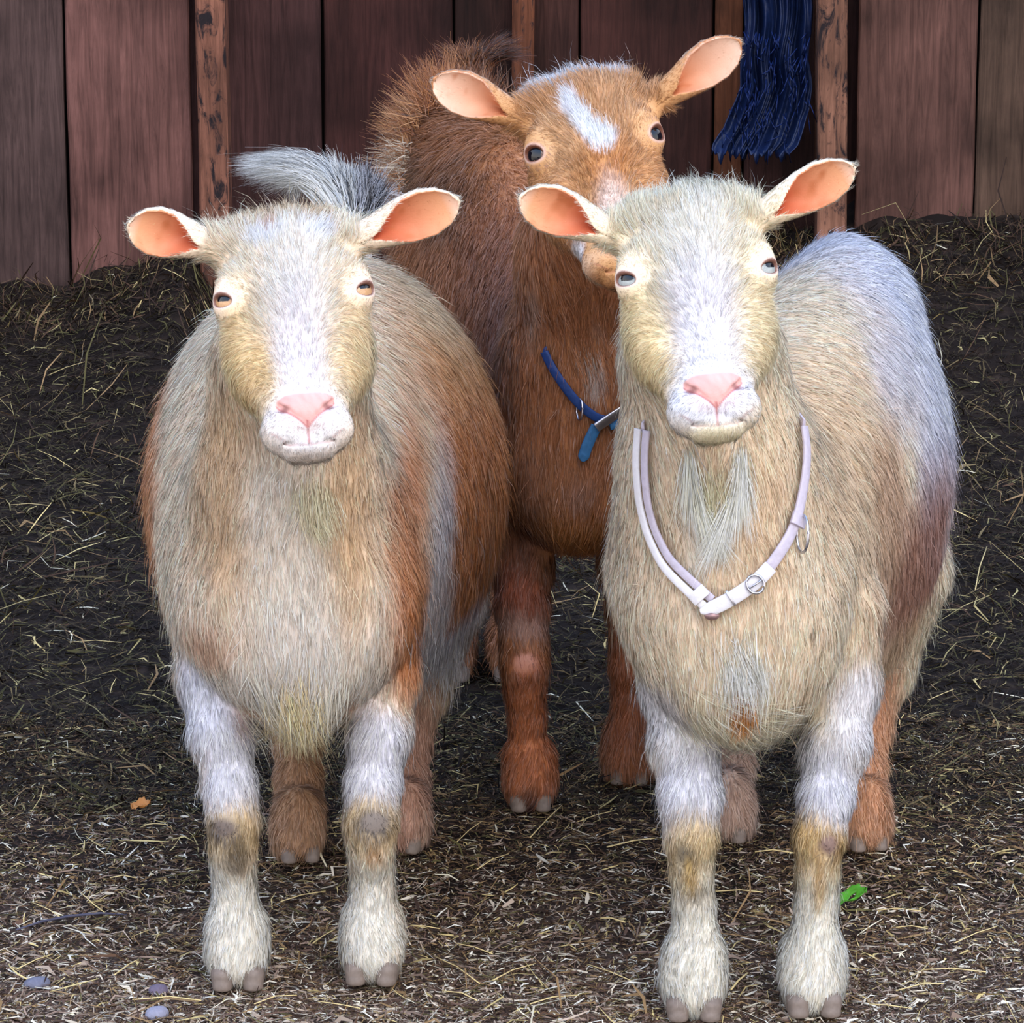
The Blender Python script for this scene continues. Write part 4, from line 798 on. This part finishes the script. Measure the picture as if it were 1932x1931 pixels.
# ------------------------------------------------------------------ things lying on the floor
def gpt(px, py, up=.004):
    z = 0
    for _ in range(4):
        g = G(px, py, z); z = float(ground_h(np.array([g[0]]), np.array([g[1]]), False)[0])
    g = G(px, py, z); g[2] = z+up; return g
def tube(pts, rad, flat=.5, seg=6):
    pts = [np.asarray(p, float) for p in pts]; V, F_ = [], []
    for i, p in enumerate(pts):
        t = norm(pts[min(i+1, len(pts)-1)]-pts[max(i-1, 0)]); a = norm(np.cross(t, [0, 0, 1.])) if abs(t[2]) < .95 else norm(np.cross(t, [1., 0, 0])); b = np.cross(a, t)
        r = rad[i] if hasattr(rad, '__len__') else rad
        for k in range(seg): th = 2*math.pi*k/seg; V.append(p+r*(math.cos(th)*a+flat*math.sin(th)*b))
    for i in range(len(pts)-1):
        for k in range(seg): F_.append((i*seg+k, i*seg+(k+1) % seg, (i+1)*seg+(k+1) % seg, (i+1)*seg+k))
    n = len(pts)-1; m = len(V); V += [pts[0], pts[-1]]
    T = [(m, (k+1) % seg, k) for k in range(seg)] + [(m+1, n*seg+k, n*seg+(k+1) % seg) for k in range(seg)]
    return V, [np.array(F_), np.array(T)]
straws = [(1145, 1608, 1240, 1592, 3), (1424, 1617, 1500, 1621, 3), (1345, 1692, 1440, 1695, 2.5), (530, 1711, 614, 1693, 2.2), (1379, 1878, 1410, 1848, 3), (208, 1666, 256, 1668, 2.2), (216, 1850, 262, 1822, 2.2), (775, 1756, 830, 1764, 2.2),
          (1133, 1742, 1180, 1752, 3), (590, 1790, 632, 1765, 2), (860, 1790, 930, 1812, 2), (900, 1650, 960, 1622, 2), (1690, 1760, 1750, 1764, 2.4), (1740, 1840, 1860, 1846, 2.4), (1655, 1728, 1735, 1730, 2), (60, 1712, 118, 1745, 1.6), (270, 1566, 318, 1567, 1.8),
          (820, 1815, 905, 1868, 2), (930, 1860, 1010, 1830, 2.2), (1060, 1690, 1130, 1700, 2), (835, 1880, 900, 1900, 2.2), (1000, 1905, 1090, 1890, 2.4), (1110, 1830, 1190, 1862, 2), (250, 1897, 380, 1900, 2.4), (30, 1840, 100, 1812, 2.2), (480, 1905, 560, 1890, 2.2), (600, 1900, 680, 1915, 2), (1690, 1880, 1780, 1868, 2.4), (1640, 1905, 1720, 1915, 2.2), (1800, 1790, 1880, 1760, 2), (1750, 1330, 1800, 1310, 1.8), (1840, 1120, 1862, 1040, 2.2), (70, 1030, 130, 1000, 1.8), (90, 715, 160, 690, 1.6), (20, 960, 90, 962, 1.8), (130, 1220, 230, 1222, 1.6), (1760, 740, 1800, 760, 1.6), (1830, 640, 1880, 600, 1.6), (1000, 1590, 1060, 1530, 1.8), (1090, 1560, 1160, 1540, 1.8), (860, 1600, 910, 1560, 1.6)]
for i, (x0, y0, x1, y1, w_) in enumerate(straws):
    a, b = gpt(x0, y0, .006), gpt(x1, y1, .007); rr_ = random.Random(i); m1 = (a+b)/2 + np.array([rr_.uniform(-.003, .003), rr_.uniform(-.004, .004), .001+rr_.uniform(0, .002)])
    q = [a, a*.6+m1*.4, m1, m1*.4+b*.6, b]; V, F_ = tube(q, w_/1850*.8, .55)
    base = (a+b)/2; V = np.array(V)
    o = mesh_obj('straw_stalk', V, F_, M_straw, None, None, None, True, base); tag(o, 'single pale straw stalk lying on the brown litter around the goats', 'straw', 'straw stalks scattered on the litter')
V, F_ = tube([gpt(30, 1765, .006), gpt(80, 1752, .008), gpt(130, 1742, .008), gpt(190, 1738, .009), gpt(240, 1736, .006)], [.0010, .0016, .0018, .0015, .0008], .9)
tag(mesh_obj('twig', np.array(V), F_, mat_plain('twig_bark', hx(76, 74, 92), .5, var=.3), origin=gpt(130, 1742)), 'thin dark curved twig lying on the litter, front corner by the fawn goat', 'twig')
def blob(name, px, py, rx, ry, rz, col, lab, cat, seed):
    r = np.random.default_rng(seed); g = gpt(px, py, rz*.1); pr = [EL((0, 0, 0), np.array([rx, ry, rz]), k=.002), EL((rx*.4, ry*.2, rz*.2), np.array([rx*.6, ry*.6, rz*.7]), k=.004), EL((-rx*.4, -ry*.3, 0), np.array([rx*.6, ry*.7, rz*.6]), k=.004)]
    f, ax = field(pr, np.array([-rx*1.4, -ry*1.4, -rz*1.4])-.003, np.array([rx*1.4, ry*1.4, rz*1.4])+.003, .0009); V, Q = nets(f, ax); V = V + sines(V, 400, seed)*.0006
    o = mesh_obj(name, V+g, [Q], mat_plain(name+'_stone', col, .7, bump=.4, scale=300, var=.3), origin=g); tag(o, lab, cat)
blob('pebble', 70, 1858, .013, .010, .007, hx(108, 108, 124), 'bluish grey pebble in the litter, nearest the dark twig', 'pebble', 1)
blob('pebble', 298, 1872, .010, .009, .007, hx(104, 92, 108), 'small round purple grey pebble in the litter before the fawn goat', 'pebble', 2)
blob('pebble', 296, 1916, .012, .010, .008, hx(140, 138, 154), 'pale lilac pebble at the very front of the litter', 'pebble', 3)
def leaf(name, px, py, L, W, ang, col, lab, cat, curl, holes=False, up=.02):
    c = gpt(px, py, up); ca, sa = math.cos(ang), math.sin(ang); V, F_ = [], []; n, m = 22, 11
    for i in range(n):
        t = i/(n-1); hw = W*math.sin(math.pi*min(1, t*.97+.02))**.7*(1-.25*t)
        for j in range(m):
            s_ = (j/(m-1)-.5)*2; x, y = (t-.5)*L, s_*hw; z = curl*(abs(s_)**1.5)*W*.8 + .25*L*(t-.5)**2 + .002*math.sin(9*t+4*s_)
            y += .0015*math.sin(t*26)*(1 if abs(s_) == 1 else 0)
            V.append((c[0]+x*ca-y*sa, c[1]+x*sa*.5+y*ca*.7, c[2]+z+y*.55-x*sa*.5))
    for i in range(n-1):
        for j in range(m-1):
            if holes and 9 <= i <= 12 and 4 <= j <= 6: continue
            F_.append((i*m+j, i*m+j+1, (i+1)*m+j+1, (i+1)*m+j))
    o = mesh_obj(name, np.array(V), [np.array(F_)], col, None, None, None, True, c); sm = o.modifiers.new('thickness', 'SOLIDIFY'); sm.thickness = .0006
    tag(o, lab, cat); return o, c
lf, c = leaf('leaf', 1603, 1722, .044, .017, -.65, mat_plain('green_leaf', hx(84, 158, 48), .4, var=.5, scale=120, bump=.3), 'bright green leaf with a brown hole, on the litter beside the pale goat\'s front hoof', 'leaf', .35, True, .016)
V, F_ = tube([c+np.array([-.016, 0, .012]), c+np.array([-.021, .004, .012]), c+np.array([-.024, .006, .004])], .0009, 1)
mesh_obj('leaf_stem', np.array(V), F_, mat_plain('green_stem', hx(130, 190, 90), .5), lf, origin=c)
leaf('dry_leaf', 266, 1552, .026, .009, -.4, mat_plain('brown_leaf', hx(190, 128, 70), .6, var=.3, scale=90), 'small curled orange brown dry leaf on the litter beside the fawn goat', 'leaf', .6)

# ------------------------------------------------------------------ torn blue cloth hanging on the back wall
M_blue = mat_plain('navy_cloth', hx(13, 30, 68), .5, bump=.6, scale=70, var=.55, spec=.4)
cx = lambda px, py: P(px, py, WY-.02)
rows_ = [(-60, 1402, 1530), (60, 1402, 1530), (110, 1398, 1522), (160, 1394, 1529), (200, 1378, 1526), (235, 1366, 1512), (262, 1345, 1500), (280, 1338, 1478)]
n, m = 70, 90; V, F_ = [], []; ry_ = [r[0] for r in rows_]
for i in range(n):
    py = -60+340*i/(n-1); xl = np.interp(py, ry_, [r[1] for r in rows_])+3*math.sin(py*.045); xr = np.interp(py, ry_, [r[2] for r in rows_])+2*math.sin(py*.05+1)
    for j in range(m):
        t = j/(m-1); p = P(xl+(xr-xl)*t, py, WY+.02)
        fold = .015*math.sin(t*27+.8*math.sin(py*.021)+2*math.sin(t*5))+.009*math.sin(t*61+py*.009+2.2*math.sin(t*9+py*.013))+.007*math.sin(t*13-py*.031)
        p[1] += fold - .03 - .05*max(0, (py-200)/80)**2; p[2] += (.010*math.sin(t*40)+.008*math.sin(t*93)) if i == n-1 else 0; V.append(p)
for i in range(n-1):
    for j in range(m-1): F_.append((i*m+j+1, i*m+j, (i+1)*m+j, (i+1)*m+j+1))
org = P(1465, 270, WY)
cl_ = mesh_obj('hanging_cloth', np.array(V), [np.array(F_)], M_blue, None, None, None, True, org); sm = cl_.modifiers.new('thickness', 'SOLIDIFY'); sm.thickness = .002
tag(cl_, 'torn dark blue cloth hanging in folds on the back wall, trailing on the litter', 'cloth')
r_ = np.random.default_rng(5); Vs, Fs = [], []; o_ = 0
for i in range(150):
    py = r_.uniform(60, 270); t = r_.uniform(0, 1); xl = np.interp(py, ry_, [r[1] for r in rows_]); xr = np.interp(py, ry_, [r[2] for r in rows_]); x = xl+(xr-xl)*t; L = r_.uniform(10, 50); dx = r_.normal()*10
    q = [P(x, py, WY-.045), P(x+dx*.5, py+L*.5, WY-.06), P(x+dx, py+L, WY-.05)]; q[2][2] = max(q[2][2], .10)
    v, f = tube(q, .0011, 1, 3); Vs.append(np.array(v)); Fs.append([a+o_ for a in f]); o_ += len(v)
fr_ = mesh_obj('frayed_thread', np.concatenate(Vs), [np.concatenate([f[0] for f in Fs]), np.concatenate([f[1] for f in Fs])], mat_plain('blue_thread', hx(18, 38, 92), .5, var=.4), cl_, origin=org); tag(fr_, kind='stuff')
goat1 = build_goat(g1); tag(goat1, 'fawn and white goat without a collar, amber eyes, orange flanks, beside the brown goat', 'goat')
goat2 = build_goat(g2_); tag(goat2, 'pale cream goat wearing a white collar, pink nose and a whitish back', 'goat')
goat3 = build_goat(g3); tag(goat3, 'brown goat with a white blaze and blue collar, standing behind the two pale goats', 'goat')
# ------------------------------------------------------------------ tails
def long_hair(roots, ctrl, tips, cols, wd, seed, seg=6, nrm0=(0, -.8, .6)):
    r = np.random.default_rng(seed); n = len(roots); t = np.linspace(0, 1, seg+1)
    pts = [roots*(1-a)**2+ctrl*2*a*(1-a)+tips*a*a + r.normal(size=(n, 3))*.0012*a for a in t]
    V = []; dirs = [pts[min(i+1, seg)]-pts[max(i-1, 0)] for i in range(seg+1)]
    sd = np.cross(dirs[0], np.array([0, -1., .2])+r.normal(size=(n, 3))*.5); sd /= np.maximum(np.linalg.norm(sd, axis=1, keepdims=True), 1e-9)
    for i in range(seg+1): w_ = wd*(1-.85*t[i]); V += [pts[i]-sd*w_, pts[i]+sd*w_]
    V = np.stack(V, 1).reshape(-1, 3); k = np.arange(n)[:, None]*(2*seg+2)
    Q = np.concatenate([np.concatenate([k+2*i, k+2*i+1, k+2*i+3, k+2*i+2], 1) for i in range(seg)])
    nn = np.array(nrm0)+r.normal(size=(n, 3))*.35; nn /= np.linalg.norm(nn, axis=1, keepdims=True)
    return V, Q, np.repeat(np.clip(cols, 0, .95), 2*seg+2, 0), np.repeat(nn, 2*seg+2, 0)
def tail(parent, org, core, fans, skin, seed):
    r = np.random.default_rng(seed); pr = [RC(a[0], b[0], a[1], b[1], .01) for a, b in zip(core[:-1], core[1:])]
    los, his = zip(*[p.box() for p in pr]); f, ax = field(pr, np.min(los, 0)-.01, np.max(his, 0)+.01, .003); V, Q = nets(f, ax)
    t = mesh_obj('tail', V, [Q], M_skin, parent, np.tile(skin, (len(V), 1)), None, True, org)
    cp = np.array([c[0] for c in core]); Vs, Qs, cs, ns = [], [], [], []; o = 0
    for (n, t0, t1, c_px, tip_px, spread, Yd, cols, wts) in fans:
        n = int(n*QUAL); tt = r.uniform(t0, t1, n)*(len(cp)-1); i = np.minimum(tt.astype(int), len(cp)-2); f_ = (tt-i)[:, None]
        ro = cp[i]*(1-f_)+cp[i+1]*f_ + r.normal(size=(n, 3))*.006
        q = r.uniform(size=(n, 1)); c_px_, tip_ = np.array(c_px, float), np.array(tip_px, float)
        cc = c_px_[0]*(1-q)+c_px_[1]*q; tp = tip_[0]*(1-q)+tip_[1]*q + r.normal(size=(n, 2))*spread
        ct = np.array([P(a, b, Yd) for a, b in cc]) + r.normal(size=(n, 3))*np.array([.005, .015, .005]); tp = np.array([P(a, b, Yd+.01) for a, b in tp]) + r.normal(size=(n, 3))*np.array([.003, .02, .003])
        L = r.uniform(.55, 1.05, (n, 1)); tp = ct+(tp-ct)*L
        V, Q, c, nn = long_hair(ro, ct, tp, np.array(cols)[r.choice(len(cols), n, p=wts)]*r.uniform(.75, 1.1, (n, 1)), .0006, seed+o)
        Vs.append(V); Qs.append(Q+o); cs.append(c); ns.append(nn); o += len(V)
    h_ = mesh_obj('tail_hair', np.concatenate(Vs), [np.concatenate(Qs)], M_fur, t, np.concatenate(cs), np.concatenate(ns), False, org); h_['kind'] = 'stuff'
    return t
WB = hx(252, 250, 246); DKH = hx(30, 26, 34)
t_ = tail(goat1, g1['origin'], [(P(670, 480, 4.62), .020), (P(672, 430, 4.66), .017), (P(650, 385, 4.69), .013), (P(610, 350, 4.70), .009)],
     [(5000, 0, .9, [(640, 300), (560, 300)], [(455, 318), (560, 370)], 10, 4.70, [WB, hx(228, 226, 216), hx(150, 150, 140)], [.8, .15, .05]),
      (1600, 0, .9, [(630, 270), (560, 290)], [(440, 305), (470, 325)], 8, 4.71, [WB, hx(150, 150, 146), DKH], [.7, .2, .1]),
      (2200, 0, .6, [(680, 360), (640, 330)], [(690, 335), (600, 300)], 12, 4.69, [WB, hx(200, 206, 214), DKH], [.6, .2, .2]),
      (1300, 0, .4, [(700, 400), (690, 370)], [(735, 350), (680, 310)], 12, 4.66, [hx(206, 206, 214), DKH], [.4, .6])], hx(220, 214, 216), 301)
t_['label'] = 'upright tail with long white hair and black streaks'
tail(goat3, g3['origin'], [(P(880, 230, 5.31), .020), (P(885, 160, 5.34), .015), (P(900, 125, 5.35), .010)],
     [(1500, .2, 1, [(860, 110), (930, 90)], [(820, 90), (980, 90)], 10, 5.35, [hx(150, 92, 52), hx(84, 50, 32), hx(190, 130, 80)], [.5, .35, .15]),
      (900, .4, 1, [(900, 90), (950, 80)], [(960, 70), (1000, 120)], 10, 5.34, [hx(70, 42, 30), hx(120, 70, 44)], [.6, .4])], hx(120, 74, 46), 302)

r = np.random.default_rng(91)
def fluff(parent, org, rows, name):
    Vs, Qs, cs, ns = [], [], [], []; o = 0
    for (x0, y0, x1, y1, Y0, Y1, dx, dy, L, n, cols) in rows:
        n = int(n*QUAL); t = r.uniform(size=n); px = x0+(x1-x0)*t+r.normal(size=n)*6; py = y0+(y1-y0)*t+r.normal(size=n)*6; Yr = r.uniform(Y0, Y1, n)
        ro = np.array([P(a, b, c) for a, b, c in zip(px, py, Yr)]); a = np.arctan2(dy, dx)+r.normal(size=n)*.3; d = np.cos(a)[:, None]*RT-np.sin(a)[:, None]*UP
        LL = (L/S(5.1)*r.uniform(.5, 1.15, n))[:, None]; cv = r.normal(size=(n, 3))*.008
        V, Q, c, nn = long_hair(ro, ro+d*LL*.5+cv, ro+d*LL+cv*1.5+np.array([0, 0, -.006]), np.array(cols)[r.integers(0, len(cols), n)]*r.uniform(.7, 1.15, (n, 1)), .0006, 500+o)
        Vs.append(V); Qs.append(Q+o); cs.append(c); ns.append(nn); o += len(V)
    h_ = mesh_obj(name, np.concatenate(Vs), [np.concatenate(Qs)], M_fur, parent, np.concatenate(cs), np.concatenate(ns), False, org); h_['kind'] = 'stuff'
fluff(goat3, g3['origin'], [(800, 205, 860, 182, 5.1, 5.25, -.25, -1, 75, 900, [hx(196, 130, 78), hx(150, 92, 56)]), (762, 270, 805, 200, 5.1, 5.25, -.8, -.7, 60, 800, [hx(206, 150, 100), hx(160, 104, 66)]),
    (752, 360, 765, 270, 5.05, 5.22, -1, -.25, 45, 700, [hx(226, 206, 180), hx(176, 124, 84)]), (748, 420, 756, 350, 5.05, 5.2, -1, .2, 45, 500, [hx(232, 230, 238), hx(190, 170, 160)]), (860, 182, 930, 190, 5.15, 5.28, .1, -1, 55, 600, [hx(140, 84, 50), hx(100, 60, 38)])], 'rump_hair')

# ------------------------------------------------------------------ collars
def cast(bvh, px, py, lift):
    hit = bvh.ray_cast(Vector((0, 0, CAMZ)), Vector(ray(px, py)), 20)
    if hit[0] is None: return None
    n = np.array(hit[1]); n = -n if n@ray(px, py) > 0 else n
    return np.array(hit[0])+n*lift, n
def resample(p, n):
    p = np.array(p, float); d = np.r_[0, np.cumsum(np.linalg.norm(np.diff(p, axis=0), axis=1))]; t = np.linspace(0, d[-1], n)
    q = np.stack([np.interp(t, d, p[:, i]) for i in range(p.shape[1])], 1); k = max(3, n//12)|1
    qq = np.concatenate([np.repeat(q[:1], k//2, 0), q, np.repeat(q[-1:], k//2, 0)]); return np.stack([np.convolve(qq[:, i], np.ones(k)/k, 'valid') for i in range(q.shape[1])], 1)
def smooth(a, k=5):
    q = np.concatenate([np.repeat(a[:1], k//2, 0), a, np.repeat(a[-1:], k//2, 0)]); return np.stack([np.convolve(q[:, i], np.ones(k)/k, 'valid') for i in range(a.shape[1])], 1)
def strip(name, pts, nrm, wid, th, mat, parent, org, taper=0, edge=.25):
    pts = np.array(pts); V = []; n = len(pts)
    sec = [(-1, -.5), (-1, .2), (-1+edge, .5), (-.3, .62), (.3, .62), (1-edge, .5), (1, .2), (1, -.5)]; m = len(sec)
    for i in range(n):
        t = norm(pts[min(i+1, n-1)]-pts[max(i-1, 0)]); N = norm(nrm[i]-(nrm[i]@t)*t); s_ = np.cross(t, N); w_ = wid/2
        if taper: w_ *= min(1, (n-1-i)/taper*.75+.35)
        for a, b in sec: V.append(pts[i]+s_*a*w_+N*b*th)
    F_ = [(i*m+j, i*m+(j+1) % m, (i+1)*m+(j+1) % m, (i+1)*m+j) for i in range(n-1) for j in range(m)]
    o = mesh_obj(name, V, [np.array(F_), np.array([list(range(m))[::-1]]), np.array([[(n-1)*m+j for j in range(m)]])], mat, parent, None, None, True, org)
    bv = o.modifiers.new('bevel', 'BEVEL'); bv.width = .0003; bv.segments = 2; bv.limit_method = 'ANGLE'
    return o
def front(bvh, path, n, lift):
    q = resample(path, n); P_, N_ = [], []
    for x, y in q:
        c = cast(bvh, x, y, lift)
        if c: P_.append(c[0]); N_.append(c[1])
    return smooth(np.array(P_), 7), smooth(np.array(N_), 7)
def ring(name, c, ax_u, ax_v, ru, rv, th, mat, parent, org, arc=(0, 2*math.pi)):
    a = np.linspace(arc[0], arc[1], 33); pts = [c+math.cos(t)*ru*ax_u+math.sin(t)*rv*ax_v for t in a]; V, F_ = tube(pts, th, 1, 8)
    return mesh_obj(name, np.array(V), F_[:1] if arc[1] > 6 else F_, mat, parent, None, None, True, org)
def collar(name, lab, org):
    o = bpy.data.objects.new(name, None); C.objects.link(o); o.location = org; o.empty_display_size = .05; tag(o, lab, 'collar'); return o
M_white = mat_plain('white_leather', hx(214, 210, 214), .38, bump=.35, scale=160, var=.10, spec=.5)
M_pinkw = mat_plain('worn_lilac_leather', hx(186, 176, 190), .42, bump=.5, scale=130, var=.22, spec=.5)
M_metal = mat_plain('dull_metal', hx(190, 190, 200), .28, 1.0, var=.15)
M_navy = mat_plain('blue_strap', hx(32, 62, 120), .45, bump=.4, scale=140, var=.35, spec=.5)
M_blue2 = mat_plain('light_blue_strap', hx(58, 112, 160), .5, bump=.5, scale=150, var=.25, spec=.4)
bv2 = g2_['bvh']; og = P(1360, 1000, 3.95)
co = collar('white_collar', 'worn white leather collar with a metal ring, hanging round the pale cream goat\'s neck', og)
lp, ln = front(bv2, [(1226, 800), (1221, 870), (1226, 940), (1240, 1000), (1266, 1058), (1300, 1100), (1345, 1142)], 60, .0105)
rp, rn = front(bv2, [(1345, 1142), (1400, 1115), (1445, 1075), (1475, 1025), (1494, 970), (1505, 900), (1508, 850), (1500, 800)], 60, .0105)
back = [P(1262, 715, 4.07), P(1335, 690, 4.09), P(1450, 715, 4.07)]
bn = [norm(b-P(1350, 740, 4.0)) for b in back]
bk = resample(np.array([rp[-1]]+back[::-1]+[lp[0]]), 40); bkn = np.array([norm(b-P(1350, 740, 4.0)) for b in bk])
off = lambda pts, nr, k: np.array([p+norm(np.cross(norm(pts[min(i+1, len(pts)-1)]-pts[max(i-1, 0)]), nr[i]))*k for i, p in enumerate(pts)])
strip('strap', off(lp, ln, -.0052), ln, .0088, .0028, M_pinkw, co, og)
strip('strap', off(lp, ln, .0052)+ln*.0015, ln, .0088, .0028, M_white, co, og)
strip('strap', rp, rn, .0120, .0032, M_pinkw, co, og)
strip('strap', bk, bkn, .0120, .0030, M_pinkw, co, og)
ep, en = front(bv2, [(1318, 1152), (1345, 1146), (1385, 1124), (1425, 1095), (1452, 1062)], 26, .0150)
e_ = strip('strap_end', ep[::-1], en[::-1], .0150, .0030, M_white, co, og, taper=5); e_['label'] = 'bright white strap end'
kp, kn = front(bv2, [(1311, 1108), (1325, 1124), (1332, 1132)], 8, .0140); strip('keeper', kp, kn, .0200, .0040, M_white, co, og)
kp, kn = front(bv2, [(1374, 1128), (1382, 1123)], 5, .0175); strip('keeper', kp, kn, .0175, .0024, M_metal, co, og)
kp, kn = front(bv2, [(1486, 1000), (1494, 965)], 8, .0135); strip('keeper', kp, kn, .0190, .0040, M_pinkw, co, og)
c = cast(bv2, 1420, 1100, .019); u_ = norm(ep[18]-ep[10]); v_ = norm(np.cross(c[1], u_))
bk_ = ring('buckle', c[0], u_, v_, .0085, .0095, .0014, M_metal, co, og)
mesh_obj('buckle_pin', *(lambda vf: (np.array(vf[0]), vf[1]))(tube([c[0]-u_*.009, c[0]+c[1]*.002, c[0]+u_*.009], .0010, 1)), M_metal, bk_, None, None, True, og)
c = cast(bv2, 1497, 1010, .013); u_, v_ = norm(RT*.45+FW*-.8), UP
ring('ring', c[0], u_, norm(v_), .0105, .0190, .0015, M_metal, co, og)['label'] = 'metal ring hanging from the strap'
c = cast(bv2, 1345, 1158, .012); pr = [EL(c[0], np.array([.008, .006, .005]), k=.001)]
f, ax = field(pr, c[0]-.012, c[0]+.012, .001); V, Q = nets(f, ax); mesh_obj('rivet', V, [Q], mat_plain('rusty_rivet', hx(150, 120, 120), .4, .6, var=.4, scale=200), co, None, None, True, og)

bv3 = g3['bvh']; og = P(1110, 780, 4.5)
co = collar('blue_collar', 'faded blue strap collar with a silver buckle on the brown goat\'s throat', og)
lp, ln = front(bv3, [(1030, 655), (1045, 690), (1070, 730), (1095, 762), (1130, 790), (1165, 785), (1190, 745), (1205, 715)], 60, .008)
strip('strap', lp, ln, .0105, .003, M_navy, co, og)
b0 = [P(1085, 590, 4.70), P(1150, 590, 4.70), P(1205, 640, 4.66)]
bk = resample(np.array([lp[0]]+b0+[lp[-1]]), 36); strip('strap', bk, np.array([norm(b-P(1120, 640, 4.62)) for b in bk]), .0105, .003, M_navy, co, og)
sp, sn = front(bv3, [(1124, 792), (1112, 818), (1102, 845), (1097, 868)], 20, .012); e_ = strip('strap_end', sp, sn, .0135, .0035, M_blue2, co, og, taper=3); e_['label'] = 'lighter blue loose strap end'
sp, sn = front(bv3, [(1116, 800), (1140, 782), (1163, 766), (1180, 752)], 16, .016); pl_ = strip('buckle', sp, sn, .0120, .0030, M_metal, co, og, taper=5)
sp, sn = front(bv3, [(1140, 800), (1165, 792), (1185, 768)], 12, .011); strip('keeper', sp, sn, .010, .004, M_blue2, co, og)
c = cast(bv3, 1093, 765, .012); ring('ring', c[0], norm(RT*.4-FW*.6), norm(UP), .0060, .0125, .0013, M_metal, co, og)
